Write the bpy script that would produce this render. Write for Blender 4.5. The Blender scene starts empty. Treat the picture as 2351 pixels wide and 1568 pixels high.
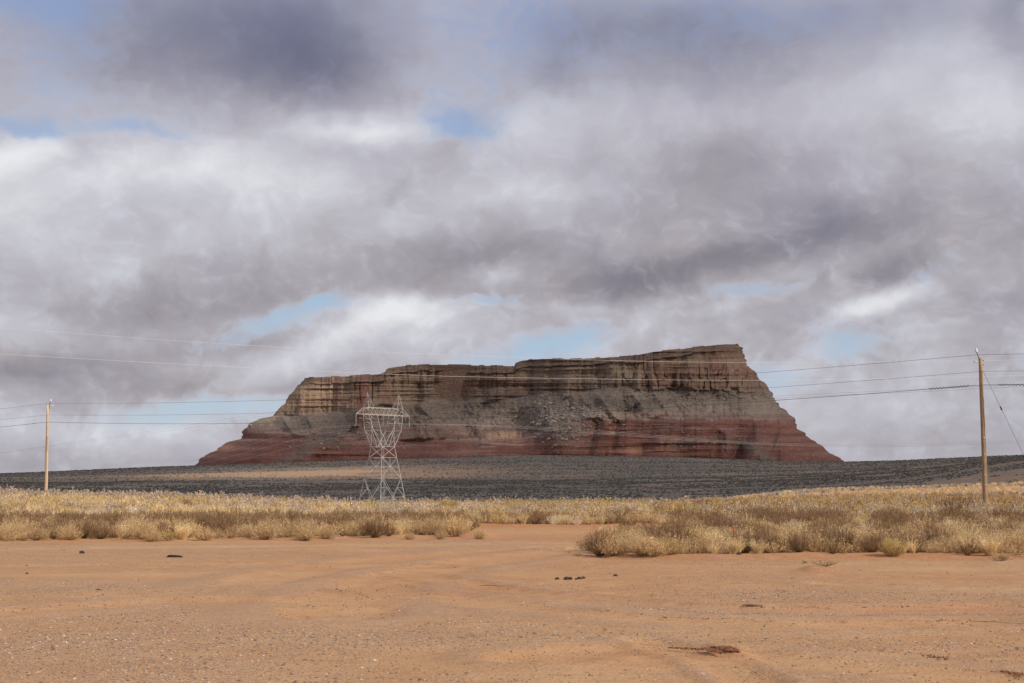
import bpy, math, random
import numpy as np
from mathutils import Vector, Matrix

C = bpy.context.scene.collection
random.seed(5)
RNG = np.random.default_rng(11)

# ------------------------------------------------------------------ camera, sky, sun, exposure
F = 3265.0                 # focal length in photograph units (frame 2351 x 1568 units)
EYE = 1.65
HORIZ = 1130.0
PITCH = math.atan((HORIZ - 784.0) / F)
CP, SP = math.cos(PITCH), math.sin(PITCH)
cam_d = bpy.data.cameras.new("camera")
cam_d.sensor_width = 36.0
cam_d.lens = 50.0
cam_d.clip_start = 0.1
cam_d.clip_end = 60000
cam = bpy.data.objects.new("camera", cam_d)
C.objects.link(cam)
cam.location = (0, 0, EYE)
cam.rotation_euler = (math.pi / 2 + PITCH, 0, 0)
bpy.context.scene.camera = cam

def ray(u, v):
    """direction with y = 1 through the photograph point (u, v)"""
    a = (np.asarray(u, float) - 1175.5) / F
    b = (784.0 - np.asarray(v, float)) / F
    dy = CP - b * SP
    dz = SP + b * CP
    return a / dy, dz / dy
def wpt(u, v, y):
    rx, rz = ray(u, v)
    return rx * y, y + 0 * rx, EYE + rz * y
def gpt(u, v):
    """point of the level lot under the photograph point"""
    rx, rz = ray(u, v)
    y = -EYE / rz
    return rx * y, y
def project(x, y, z):
    dz = z - EYE
    dep = y * CP + dz * SP
    up = -y * SP + dz * CP
    return 1175.5 + F * x / dep, 784.0 - F * up / dep

SUN_EL, SUN_H = math.radians(36), (0.80, -0.60)       # towards the sun: right and behind the camera
SUN = np.array([SUN_H[0] * math.cos(SUN_EL), SUN_H[1] * math.cos(SUN_EL), math.sin(SUN_EL)])
sl = bpy.data.lights.new("sun", 'SUN')
sl.energy = 4.3
sl.angle = math.radians(0.5)
sl.color = (1.0, 0.93, 0.83)
so = bpy.data.objects.new("sun", sl)
C.objects.link(so)
so.rotation_euler = Vector(SUN).to_track_quat('Z', 'Y').to_euler()

sc = bpy.context.scene
sc.view_settings.view_transform = 'Standard'
sc.view_settings.look = 'None'
sc.view_settings.exposure = 0.0
sc.view_settings.gamma = 1.0
sc.view_settings.use_curve_mapping = False
sc.cycles.max_bounces = 5
sc.cycles.transparent_max_bounces = 12
sc.cycles.diffuse_bounces = 2

class NT:
    def __init__(s, tree): s.t = tree
    def n(s, typ, **kw):
        nd = s.t.nodes.new(typ)
        for k, v in kw.items():
            setattr(nd, k, v)
        return nd
    def link(s, a, b): s.t.links.new(a, b)
    def put(s, sock, val):
        if hasattr(val, 'links'): s.t.links.new(val, sock)
        else: sock.default_value = val
    def math(s, op, a, b=0.0, c=0.0, clamp=False):
        nd = s.n('ShaderNodeMath', operation=op, use_clamp=clamp)
        s.put(nd.inputs[0], a); s.put(nd.inputs[1], b); s.put(nd.inputs[2], c)
        return nd.outputs[0]
    def vmath(s, op, a, b=(0, 0, 0), scale=None):
        nd = s.n('ShaderNodeVectorMath', operation=op)
        s.put(nd.inputs[0], a); s.put(nd.inputs[1], b)
        if scale is not None: s.put(nd.inputs[3], scale)
        return nd
    def comb(s, x, y, z):
        nd = s.n('ShaderNodeCombineXYZ')
        s.put(nd.inputs[0], x); s.put(nd.inputs[1], y); s.put(nd.inputs[2], z)
        return nd.outputs[0]
    def noise(s, vec, scale, detail=4, rough=0.5, dist=0.0, col=False):
        nd = s.n('ShaderNodeTexNoise')
        s.put(nd.inputs['Vector'], vec); s.put(nd.inputs['Scale'], scale)
        nd.inputs['Detail'].default_value = detail; nd.inputs['Roughness'].default_value = rough
        nd.inputs['Distortion'].default_value = dist
        return nd.outputs['Color' if col else 'Fac']
    def ramp(s, fac, stops, interp='LINEAR'):
        nd = s.n('ShaderNodeValToRGB')
        cr = nd.color_ramp; cr.interpolation = interp
        while len(cr.elements) < len(stops): cr.elements.new(0.5)
        for e, (p, c) in zip(cr.elements, stops):
            e.position = p; e.color = tuple(c) + (1,) if len(c) == 3 else c
        s.put(nd.inputs[0], fac)
        return nd.outputs[0]
    def mix(s, fac, a, b, mode='MIX'):
        nd = s.n('ShaderNodeMix', data_type='RGBA', blend_type=mode)
        s.put(nd.inputs[0], fac)
        for i, v in ((6, a), (7, b)):
            if not hasattr(v, 'links') and len(v) == 3: v = tuple(v) + (1,)
            s.put(nd.inputs[i], v)
        return nd.outputs[2]
    def maprange(s, v, a, b, c=0.0, d=1.0, smooth=False):
        nd = s.n('ShaderNodeMapRange', interpolation_type='SMOOTHSTEP' if smooth else 'LINEAR')
        s.put(nd.inputs[0], v)
        for i, q in enumerate((a, b, c, d)): s.put(nd.inputs[i + 1], q)
        return nd.outputs[0]

# brightness of the cloud deck: (u, v, ru, rv, tilt, amount); a gap in it: the same with its depth
CLOUDS = [
 (400,75,300,115,0,-.62),(708,85,210,115,0,-.72),(720,170,160,50,5,-.3),(300,170,150,55,0,-.15),
 (760,292,110,30,0,.62),(900,292,100,36,0,.5),(30,350,85,32,25,.8),(315,378,260,60,5,.42),(590,378,210,60,0,.3),
 (157,590,110,60,0,.25),(315,618,65,42,10,.22),(600,472,220,55,15,.3),(52,472,130,70,0,.35),(918,504,70,30,0,.28),
 (1050,460,110,35,0,.22),(250,570,50,40,0,-.15),(550,628,220,46,5,-.28),(380,712,250,40,8,-.4),(915,430,36,40,40,-.22),
 (1110,575,180,30,0,-.42),(975,632,110,30,0,-.3),(945,708,120,30,0,.66),(790,771,150,32,25,.6),(1000,770,150,40,0,.35),
 (52,752,140,24,3,.32),(1118,622,60,24,0,.4),(60,842,220,30,5,-.42),(330,880,220,34,0,-.38),(480,790,150,24,5,-.3),
 (600,850,70,30,30,.4),(180,985,220,24,0,.42),(100,1060,200,24,0,-.15),(400,1010,150,24,5,.2),
 (1438,80,210,80,0,-.6),(1753,110,200,85,0,-.38),(1960,30,300,50,0,-.3),(2335,50,50,95,0,-.4),(1265,175,60,40,0,-.25),
 (1250,110,120,60,0,-.15),(2146,130,200,80,0,.22),(2300,255,90,65,0,.5),(2015,236,250,70,0,.18),(1228,315,130,60,20,.35),
 (1255,446,120,40,0,.42),(1440,262,180,50,0,.12),(1675,367,140,60,0,-.38),(1885,488,170,50,0,-.36),(1640,600,240,38,12,-.58),
 (1400,632,140,40,8,-.48),(1700,560,420,110,8,-.25),(1000,600,260,60,5,-.12),(330,470,330,120,0,.18),(1540,470,150,50,0,-.15),(2015,622,110,28,12,-.5),(2225,530,200,60,0,-.3),(2260,693,120,36,0,-.25),
 (1620,787,140,30,0,-.05),(2015,700,95,26,20,.85),(1926,645,24,26,0,.4),(1464,738,55,26,10,.45),(1307,703,80,22,0,.25),
 (1674,698,60,15,5,.3),(2000,935,150,45,0,.33),(1850,830,60,20,30,.2),(2200,960,120,40,0,-.15),(2150,850,90,30,0,.2),
 (1400,790,90,22,10,.2),(2250,1030,150,22,0,-.12)]
GAPS = [(1055,292,58,20,0,1.),(60,290,62,13,0,.85),(310,299,62,10,0,.75),(95,6,95,22,0,.9),(640,728,105,18,22,.95),
 (770,690,45,9,0,.8),(1130,684,52,9,0,.7),(1235,806,120,20,12,1.),(480,946,150,20,4,1.),(1735,664,62,10,0,.7),
 (1785,868,45,26,0,.75),(1935,778,60,30,-20,.5),(2135,620,45,12,20,.45),(1165,25,120,50,0,.4),(150,100,90,60,0,.28),
 (1090,230,80,60,0,.35),(1735,30,120,30,0,.3),(2340,830,60,30,0,.35),(1300,762,60,12,20,.5),(60,110,130,90,0,.3),(1180,90,190,90,0,.3),(1650,50,220,60,0,.25),(260,250,200,30,0,.25),(1990,800,60,20,0,.4)]

def sphere_uv(u, v):
    rx, rz = ray(u, v)
    az = math.atan2(rx, 1.0)
    el = math.atan2(rz, math.hypot(rx, 1.0))
    return az * 10, el * 10

world = bpy.data.worlds.new("World")
sc.world = world
world.use_nodes = True
wt = world.node_tree
wt.nodes.clear()
W = NT(wt)
tc = W.n('ShaderNodeTexCoord').outputs['Generated']
sep = W.n('ShaderNodeSeparateXYZ'); W.link(tc, sep.inputs[0])
dx, dy_, dz_ = sep.outputs
az = W.math('MULTIPLY', W.math('ARCTAN2', dx, dy_), 10.0)
el = W.math('MULTIPLY', W.math('ARCSINE', dz_), 10.0)
p0 = W.comb(az, el, 0.0)
zz = W.math('MAXIMUM', dz_, 0.0)
den = W.math('ADD', zz, 0.16)
# deck coordinates: a flat layer overhead seen in perspective
deck = W.comb(W.math('DIVIDE', dx, den), W.math('DIVIDE', dy_, den), 0.0)
mixv = W.vmath('ADD', W.vmath('MULTIPLY', p0, (0.9, 1.3, 1.0)).outputs[0], W.vmath('SCALE', deck, scale=0.12).outputs[0]).outputs[0]
w1 = W.noise(mixv, 1.3, 3, 0.55, 0.3, col=True)
w2 = W.noise(mixv, 5.0, 4, 0.6, 0.2, col=True)
o1 = W.vmath('MULTIPLY', W.vmath('SUBTRACT', w1, (.5, .5, .5)).outputs[0], (0.6, 0.24, 0)).outputs[0]
o2 = W.vmath('MULTIPLY', W.vmath('SUBTRACT', w2, (.5, .5, .5)).outputs[0], (0.15, 0.10, 0)).outputs[0]
pw = W.vmath('ADD', W.vmath('ADD', p0, o1).outputs[0], o2).outputs[0]
def blobs(lst, tot=None):
    for (u, v, ru, rv, tilt, amt) in lst:
        ax, ex = sphere_uv(u, v)
        mp = W.n('ShaderNodeMapping', vector_type='TEXTURE')
        mp.inputs['Location'].default_value = (ax, ex, 0)
        mp.inputs['Rotation'].default_value = (0, 0, math.radians(tilt))
        mp.inputs['Scale'].default_value = (ru * 10 / F * 1.55, rv * 10 / F * 1.55, 1)
        if tot is None: W.link(pw, mp.inputs[0])
        else:       # each blob waits for the sum so far, which keeps the shader's working memory small
            ma = W.n('ShaderNodeVectorMath', operation='MULTIPLY_ADD')
            W.link(tot, ma.inputs[0]); ma.inputs[1].default_value = (1e-7,) * 3; W.link(pw, ma.inputs[2]); W.link(ma.outputs[0], mp.inputs[0])
        ln = W.vmath('LENGTH', mp.outputs[0]).outputs[1]
        f = W.maprange(ln, 1.25, 0.0, 0.0, amt, smooth=True)
        tot = f if tot is None else W.math('ADD', tot, f)
    return tot
bright = W.math('MULTIPLY', blobs(CLOUDS), 0.9)
gap = blobs([(u, v, ru * 1.45, rv * 1.55, t, a * .92) for (u, v, ru, rv, t, a) in GAPS], W.math('MULTIPLY', bright, 1e-7))
n_big = W.math('SUBTRACT', W.noise(mixv, 1.25, 3, 0.5, 0.2), 0.5)
n_med = W.math('SUBTRACT', W.noise(pw, 3.0, 4, 0.48, 0.0), 0.5)
n_fine = W.math('SUBTRACT', W.noise(W.vmath('MULTIPLY', pw, (1.0, 1.3, 1)).outputs[0], 10.0, 4, 0.5, 0.0), 0.5)
b = W.math('ADD', bright, W.math('MULTIPLY_ADD', n_big, 0.30, 0.15))
b = W.math('ADD', b, W.math('MULTIPLY', n_med, W.maprange(el, 3.4, 1.4, 0.30, 0.72)))
b = W.math('ADD', b, W.math('MULTIPLY', n_fine, W.maprange(el, 3.2, 1.4, 0.06, 0.30)))
g = W.math('ADD', gap, W.math('MULTIPLY', n_med, 0.75))
g = W.math('ADD', g, W.math('MULTIPLY', n_fine, 0.85))
rim = W.math('MULTIPLY', W.maprange(g, 0.0, 0.45, 0.0, 1.0, smooth=True), W.maprange(el, 3.6, 2.0, 0.0, 0.16))
b = W.math('ADD', b, rim)
b01 = W.math('MULTIPLY_ADD', b, 0.5, 0.5, clamp=True)
cloud_col = W.ramp(b01, [(0.0, (.150, .150, .215)), (.25, (.255, .246, .310)), (.5, (.405, .390, .455)), (.75, (.575, .575, .640)), (1.0, (.80, .81, .85))])
# warm undersides lower down, cooler towards the zenith
warmth = W.math('ADD', W.maprange(el, 1.0, 3.6, 1.0, 0.0, smooth=True), W.math('MULTIPLY', n_big, 2.2))
warmth = W.math('MULTIPLY', warmth, W.maprange(b01, 0.7, 0.35, 0.15, 1.0), clamp=True)
cloud_col = W.mix(W.math('MULTIPLY', W.maprange(el, 2.3, 3.6, 0.0, 0.8, smooth=True), W.maprange(b01, .75, .3, .3, 1.0)), cloud_col, W.mix(1.0, cloud_col, (.90, 1.0, 1.13), 'MULTIPLY'))
cloud_col = W.mix(W.math('MULTIPLY', warmth, 0.75), cloud_col, W.mix(1.0, cloud_col, (1.04, 1.0, .88), 'MULTIPLY'))
sky = W.n('ShaderNodeTexSky', sky_type='NISHITA')
sky.sun_disc = False
sky.sun_elevation = SUN_EL
sky.sun_rotation = math.atan2(SUN_H[0], SUN_H[1])
sky.air_density = 1.3
sky.dust_density = 1.0
skyc = W.vmath('SCALE', sky.outputs[0], scale=0.105).outputs[0]
skyc = W.mix(0.75, skyc, W.mix(W.maprange(el, 0.4, 3.4), (.42, .57, .76), (.22, .33, .62)))
front = W.maprange(dy_, 0.6, 0.85, 0.0, 1.0, smooth=True)
gwild = W.math('MULTIPLY', W.math('MULTIPLY_ADD', n_big, 2.2, 0.1), W.math('SUBTRACT', 1.0, front))
g = W.math('ADD', g, gwild)
gf = W.math('MULTIPLY', W.maprange(g, 0.05, 1.15, 0.0, 1.0, smooth=True), W.maprange(el, 3.0, 1.8, 0.68, 0.95))
final = W.mix(gf, cloud_col, skyc)
bg = W.n('ShaderNodeBackground'); bg.inputs[1].default_value = 1.0
W.link(final, bg.inputs[0])
wo = W.n('ShaderNodeOutputWorld'); W.link(bg.outputs[0], wo.inputs[0])

# ------------------------------------------------------------------ helpers
def tag(o, label=None, cat=None, group=None, kind=None):
    if label: o["label"] = label
    if cat: o["category"] = cat
    if group: o["group"] = group
    if kind: o["kind"] = kind
    return o
def thing(name, loc=(0, 0, 0), rz=0.0, **kw):
    o = bpy.data.objects.new(name, None)
    o.empty_display_size = 0.3
    C.objects.link(o); o.location = loc; o.rotation_euler = (0, 0, rz)
    return tag(o, **kw)
def npmesh(name, V, Fc, mat=None, col=None, attrs=None, smooth=False):
    """V (n,3), Fc (m,k) constant-size faces; col (n,3) point colours"""
    V = np.ascontiguousarray(V, np.float32); Fc = np.ascontiguousarray(Fc, np.int32)
    me = bpy.data.meshes.new(name)
    me.vertices.add(len(V)); me.vertices.foreach_set('co', V.ravel())
    k = Fc.shape[1]
    me.loops.add(Fc.size); me.loops.foreach_set('vertex_index', Fc.ravel())
    me.polygons.add(len(Fc)); me.polygons.foreach_set('loop_start', np.arange(0, Fc.size, k, dtype=np.int32))
    me.update(calc_edges=True)
    me.polygons.foreach_set('use_smooth', np.full(len(Fc), smooth))
    if col is not None:
        a = me.color_attributes.new('Col', 'FLOAT_COLOR', 'POINT')
        cc = np.ones((len(V), 4), np.float32); cc[:, :3] = col
        a.data.foreach_set('color', cc.ravel())
    for nm, arr in (attrs or {}).items():
        a = me.attributes.new(nm, 'FLOAT', 'POINT')
        a.data.foreach_set('value', np.ascontiguousarray(arr, np.float32))
    if mat: me.materials.append(mat)
    return me
def link(name, me, parent=None, **kw):
    o = bpy.data.objects.new(name, me); C.objects.link(o)
    if parent: o.parent = parent
    return tag(o, **kw)

def _hash(ix, iy, seed):
    h = (ix.astype(np.int64) * 374761393 + iy.astype(np.int64) * 668265263 + seed * 1442695041) & 0xffffffff
    h = ((h ^ (h >> 13)) * 1274126177) & 0xffffffff
    return ((h ^ (h >> 16)) & 0xffff) / 65535.0
def vnoise(x, y, seed=0):
    x = np.asarray(x, float); y = np.asarray(y, float)
    x, y = np.broadcast_arrays(x, y)
    ix = np.floor(x); iy = np.floor(y); fx = x - ix; fy = y - iy
    fx = fx * fx * fx * (fx * (fx * 6 - 15) + 10); fy = fy * fy * fy * (fy * (fy * 6 - 15) + 10)
    a = _hash(ix, iy, seed); b = _hash(ix + 1, iy, seed); c = _hash(ix, iy + 1, seed); d = _hash(ix + 1, iy + 1, seed)
    return (a + (b - a) * fx) * (1 - fy) + (c + (d - c) * fx) * fy
def fbm(x, y, oct=4, seed=0, gain=0.5):
    s = 0; amp = 1; tot = 0
    for i in range(oct):
        s = s + amp * (vnoise(x * 2 ** i + 17.3 * i, y * 2 ** i + 9.1 * i, seed + i * 31) - 0.5)
        tot += amp; amp *= gain
    return s / tot * 2
def sstep(a, b, x):
    t = np.clip((np.asarray(x, float) - a) / (b - a), 0, 1)
    return t * t * (3 - 2 * t)
def tab(x, pts):
    xs, ys = zip(*pts)
    return np.interp(x, xs, ys)

def mat_new(name, rough=0.9):
    m = bpy.data.materials.new(name); m.use_nodes = True
    t = m.node_tree
    bs = t.nodes['Principled BSDF']; bs.inputs['Roughness'].default_value = rough
    bs.inputs['Specular IOR Level'].default_value = 0.2
    return m, NT(t), bs
def attr(N, nm, col=False):
    a = N.n('ShaderNodeAttribute', attribute_name=nm)
    return a.outputs['Color' if col else 'Fac']
def bump(N, bs, h, strength, dist):
    bp = N.n('ShaderNodeBump'); bp.inputs['Strength'].default_value = strength; bp.inputs['Distance'].default_value = dist
    N.put(bp.inputs['Height'], h); N.link(bp.outputs[0], bs.inputs['Normal'])

# ------------------------------------------------------------------ terrain
UC = np.array([0, 450, 820, 1200, 1600, 1850, 2100, 2351.])
RT = np.array([0, 80, 120, 170, 230, 350, 450, 600, 900, 1500, 2200, 2900, 4500, 9000, 30000.])
ZT = np.array([
 [0, 0, 0, 0, 0, 0, 0, 0],
 [0, 0, 0, 0, 0, 0, 0, 0],
 [.6, .3, 0, 0, 0, 0, 0, 0],
 [1.45, .75, .1, .1, .15, .2, .2, .2],
 [.6, .1, -.6, -.8, -.3, .3, .4, .5],
 [-3, -3.4, -4, -4, -1, 2.5, 2.8, 4.1],
 [-4, -4.6, -5, -5, -3, .6, .6, 1.5],
 [-5, -4.5, -3.6, -3, -2.5, 0, 1, 4],
 [-3, -2, 1, 3, 3.5, 5, 9, 21],
 [12, 14, 15, 16, 17, 19, 25, 35],
 [26, 33, 37, 40, 38, 36, 40, 52],
 [37, 55, 67, 80, 74, 63, 66, 72],
 [20, 30, 40, 50, 50, 40, 40, 50],
 [-60] * 8, [-500] * 8], float)
LU = np.linspace(-200, 2551, 120)
LR = np.linspace(math.log(4), math.log(30001), 260)
def _lut():
    a = np.array([np.interp(LU, UC, row) for row in ZT])
    g = np.array([np.interp(np.exp(LR), RT, a[:, j]) for j in range(len(LU))]).T
    def sm(a, ax, w):
        k = np.exp(-np.linspace(-2, 2, 2 * w + 1) ** 2); k /= k.sum()
        pad = [(0, 0), (0, 0)]; pad[ax] = (w, w)
        p = np.pad(a, pad, mode='edge')
        return np.apply_along_axis(lambda v: np.convolve(v, k, 'valid'), ax, p)
    return sm(sm(g, 1, 9), 0, 3)
LUT = _lut()
FRONT = [(-400, 1245), (0, 1246), (400, 1243), (450, 1240), (700, 1241), (900, 1238), (1060, 1234), (1340, 1234), (1355, 1272), (1400, 1280), (1500, 1284), (1700, 1283), (2000, 1278), (2351, 1281), (2800, 1281)]
BARE = np.array([(1050, 1238), (1072, 1224), (1100, 1211), (1420, 1210), (1500, 1219), (1548, 1230), (1545, 1241), (1440, 1247), (1365, 1262), (1350, 1290)], float)
def inpoly(u, v, P):
    u = np.asarray(u); c = np.zeros(u.shape, bool)
    n = len(P)
    for i in range(n):
        x0, y0 = P[i]; x1, y1 = P[(i + 1) % n]
        cond = ((y0 > v) != (y1 > v)) & (u < (x1 - x0) * (v - y0) / (y1 - y0 + 1e-9) + x0)
        c ^= cond
    return c
def flat_uv(x, y):
    yy = np.maximum(y, 2.0)
    return project(x, yy, 0 * yy)
def is_veg(x, y):
    u, v = flat_uv(x, y)
    wob = 3.0 * fbm(x / 1.7, y / 3.0, 2, 91)
    hole = (((u - 2100) / 60) ** 2 + ((v - 1203) / 6) ** 2 < 1) | (((u - 2230) / 70) ** 2 + ((v - 1212) / 6) ** 2 < 1) | (((u - 1735) / 30) ** 2 + ((v - 1218) / 6) ** 2 < 1) | (fbm(x / 3.1, y / 5.0, 3, 92) > .42)
    return (v < tab(u, FRONT) + wob) & ~inpoly(u, v, BARE) & (y > 10) & ~hole
def ground_z(x, y):
    x = np.asarray(x, float); y = np.asarray(y, float)
    r = np.hypot(x, y); az = np.clip(np.arctan2(x, y), -0.42, 0.42)
    u = 1175.5 + 3283 * np.tan(az)
    fi = np.clip((u - LU[0]) / (LU[1] - LU[0]), 0, len(LU) - 1.001)
    fj = np.clip((np.log(np.maximum(r, 4)) - LR[0]) / (LR[1] - LR[0]), 0, len(LR) - 1.001)
    i = fi.astype(int); j = fj.astype(int); a = fi - i; b = fj - j
    z = (LUT[j, i] * (1 - a) + LUT[j, i + 1] * a) * (1 - b) + (LUT[j + 1, i] * (1 - a) + LUT[j + 1, i + 1] * a) * b
    z = z + sstep(70, 130, r) * 0.22 * fbm(x / 14, y / 14, 3, 3)
    z = z + sstep(400, 900, r) * 1.6 * fbm(x / 160, y / 110, 4, 4)
    z = z + sstep(900, 2000, r) * 3.0 * fbm(x / 500, y / 260, 3, 8)
    near = sstep(75, 55, r)
    z = z + near * (0.035 * fbm(x / 2.2, y / 1.6, 3, 5) + 0.008 * fbm(x / 0.35, y / 0.3, 2, 6))
    # sand bank along the edge of the brush, and behind the bare track
    uu, vv = flat_uv(x, y)
    e = tab(uu, FRONT) - vv
    bank = np.exp(-((e - 2) / 3.5) ** 2) * near * (0.08 + 0.06 * fbm(x / 1.5, y / 2, 2, 7))
    z = z + np.where((uu > 1050) & (uu < 1345), 0, bank)
    back = np.exp(-((vv - 1211) / 4.5) ** 2) * sstep(1040, 1100, uu) * sstep(1560, 1480, uu) * (0.13 + 0.09 * fbm(x / 1.3, y / 2, 3, 9))
    z = z + np.maximum(back, 0)
    # mound under the bush at the end of the track and the low mound on the lot
    for (mu, mv, ru, rv, h) in ((1470, 1224, 52, 9, .42), (1880, 1313, 46, 7, .13), (1090, 1229, 30, 5, .2), (1655, 1503, 60, 18, .05), (2310, 1290, 60, 6, .06)):
        z = z + h * np.exp(-(((uu - mu) / ru) ** 2 + ((vv - mv) / rv) ** 2)) * near * (1 + .5 * fbm(x / .5, y / .7, 2, 12))
    # ruts of the vehicle tracks
    return z
def gz(x, y): return float(ground_z(np.array([x]), np.array([y]))[0])

TRACKS = [  # centre lines of wheel tracks on the lot (photograph units on the level ground), half width in m
 ([(1335, 1252), (1150, 1262), (900, 1283), (700, 1310), (560, 1345)], .8),
 ([(1335, 1258), (1180, 1278), (1000, 1305), (830, 1350), (760, 1420)], .8),
 ([(0, 1262), (400, 1256), (800, 1254), (1330, 1246)], 1.1),
 ([(760, 1330), (1000, 1372), (1400, 1420), (1800, 1440), (2351, 1428)], .5),
 ([(900, 1310), (1200, 1360), (1700, 1400), (2351, 1392)], .35),
 ([(1200, 1515), (1400, 1492), (1650, 1500), (1900, 1530), (2351, 1560)], .45),
 ([(1480, 1470), (1600, 1500), (1750, 1568)], .25),
 ([(0, 1300), (500, 1296), (1000, 1300)], .5),
 ([(0, 1410), (400, 1380), (800, 1385)], .5),
 ([(1900, 1340), (2100, 1350), (2351, 1352)], .4)]
def track_mask(x, y):
    m = np.zeros(np.shape(x)); gr = np.zeros(np.shape(x))
    for pts, hw in TRACKS:
        P = np.array([gpt(u, v) for u, v in pts])
        t = np.linspace(0, len(P) - 1, 60)
        # smooth the polyline
        k = np.arange(len(P)); X = np.interp(t, k, P[:, 0]); Y = np.interp(t, k, P[:, 1])
        X = np.convolve(np.pad(X, 6, mode='edge'), np.ones(13) / 13, 'valid'); Y = np.convolve(np.pad(Y, 6, mode='edge'), np.ones(13) / 13, 'valid')
        best = np.full(np.shape(x), 1e9)
        for i in range(len(X) - 1):
            ax, ay = X[i], Y[i]; bx, by = X[i + 1] - ax, Y[i + 1] - ay
            L = bx * bx + by * by + 1e-9
            tt = np.clip(((x - ax) * bx + (y - ay) * by) / L, 0, 1)
            best = np.minimum(best, (x - ax - tt * bx) ** 2 + (y - ay - tt * by) ** 2)
        d = np.sqrt(best)
        m = np.maximum(m, sstep(hw * 1.3, hw * .5, d))
        gr = np.maximum(gr, np.exp(-((d - hw * 1.6) / (hw * .5)) ** 2))
    return m, gr

def build_ground():
    fa = np.linspace(-27.5, 27.5, 640)
    ba = np.linspace(29, 331, 60)
    A = np.radians(np.concatenate([fa, ba])); na = len(A)
    R = np.concatenate([[0.3, 2, 5, 8, 10], np.geomspace(11, 75, 330), np.geomspace(75, 600, 170)[1:], np.geomspace(600, 3600, 170)[1:], np.geomspace(3600, 30000, 14)[1:]])
    nr = len(R)
    RR, AA = np.meshgrid(R, A, indexing='ij')
    X = RR * np.sin(AA); Y = RR * np.cos(AA); Z = ground_z(X, Y)
    nearm = (RR < 75) & (np.abs(AA) < .48)
    m = np.zeros(X.shape); gr = np.zeros(X.shape)
    mm, gg = track_mask(X[nearm], Y[nearm])
    m[nearm] = mm; gr[nearm] = gg
    Z = Z - 0.035 * m + 0.03 * gr
    V = np.stack([X, Y, Z], -1).reshape(-1, 3)
    i = np.arange(nr - 1)[:, None]; j = np.arange(na)[None, :]; j2 = (j + 1) % na
    Fc = np.stack([i * na + j, i * na + j2, (i + 1) * na + j2, (i + 1) * na + j], -1).reshape(-1, 4)[:, ::-1]
    # close the small hole beneath the camera
    cidx = len(V); V = np.vstack([V, [[0, 0, gz(0, 0.3)]]])
    jj = np.arange(na); j3 = (jj + 1) % na
    capf = np.stack([np.full(na, cidx), jj, j3, j3], -1)
    uu, vv = flat_uv(X, Y)
    # how red, how gravelly
    red = 0.35 + 0.5 * fbm(X / 9, Y / 4, 4, 21)
    e = tab(uu, FRONT) - vv
    red = red + .55 * np.exp(-((e + 1) / 6) ** 2) * (RR < 90)
    red = red + .9 * np.exp(-((vv - 1213) / 7) ** 2) * sstep(1030, 1090, uu) * sstep(1600, 1480, uu)
    for (mu, mv, ru, rv, h) in ((1470, 1224, 90, 10, .8), (1880, 1313, 60, 9, .6), (1450, 1510, 330, 26, .55), (1655, 1503, 60, 12, .5), (950, 1325, 120, 8, .3), (2150, 1330, 200, 6, .3), (2200, 1400, 240, 9, .3), (1100, 1345, 90, 7, .4)):
        red = red + h * np.exp(-(((uu - mu) / ru) ** 2 + ((vv - mv) / rv) ** 2)) * (RR < 75)
    grav = 0.45 + 0.75 * fbm(X / 5, Y / 3.2, 4, 23) + .85 * gr - .9 * m
    grav = grav - 1.0 * np.exp(-(((uu - 1420) / 330) ** 2 + ((vv - 1508) / 24) ** 2))
    grav = grav * sstep(56, 46, RR)
    far = sstep(320, 480, RR)
    soil = 0.5 + .6 * fbm(X / 60, Y / 45, 4, 25)          # bare reddish soil showing on the plain
    soil = soil + sstep(1500, 2300, uu) * .28 * sstep(3000, 700, RR) + .35 * sstep(560, 380, RR) * sstep(1500, 1750, uu)
    soil = soil + 1.3 * np.exp(-((X + 260) / 210) ** 2 - ((Y - 1950) / 330) ** 2) * (1 + .4 * fbm(X / 30, Y / 60, 3, 28))  # bare soil in the sunlit patch, laid on stronger to brighten it
    ridge = np.clip(fbm(X / 700 + .3, Y / 120 + 5, 3, 27) * 1.4, 0, 1)
    z1 = lambda a: np.append(a.ravel(), 0.3)
    me = npmesh("ground", V, np.vstack([Fc, capf[:0]]), None, None,
                dict(red=z1(np.clip(red, 0, 1.6)), grav=z1(np.clip(grav, 0, 1.3)), far=z1(far), soil=z1(np.clip(soil, 0, 1.4)), track=z1(m), ridge=z1(ridge)), True)
    M, N, bs = mat_new("desert_soil", 0.95)
    pos = N.n('ShaderNodeNewGeometry').outputs['Position']
    n1 = N.noise(pos, 3.0, 5, 0.6); n2 = N.noise(pos, 22.0, 4, 0.65); n3 = N.noise(pos, 0.6, 4, 0.55)
    sand = N.mix(N.maprange(n3, .35, .65), (.425, .243, .117), (.48, .290, .150))
    redc = N.mix(N.maprange(n1, .35, .65), (.44, .200, .080), (.38, .158, .062))
    rf = N.math('MULTIPLY', N.maprange(N.math('ADD', attr(N, 'red'), N.math('MULTIPLY_ADD', n1, 1.1, -.55)), .25, 1.25), .9)
    c = N.mix(rf, sand, redc)
    # gravel speckle: little stones seen as dots of their own colour
    vor = N.n('ShaderNodeTexVoronoi'); N.put(vor.inputs['Vector'], pos); vor.inputs['Scale'].default_value = 26
    vor.inputs['Randomness'].default_value = 1
    stone = N.ramp(N.n('ShaderNodeSeparateColor').outputs[0], [(0, (.1, .08, .08)), (1, (.6, .5, .42))])
    sepc = [n for n in N.t.nodes if n.bl_idname == 'ShaderNodeSeparateColor'][0]
    N.link(vor.outputs['Color'], sepc.inputs[0])
    stone = N.ramp(sepc.outputs[0], [(0, (.17, .12, .105)), (.35, (.27, .19, .16)), (.7, (.40, .28, .22)), (1, (.60, .49, .40))])
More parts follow.
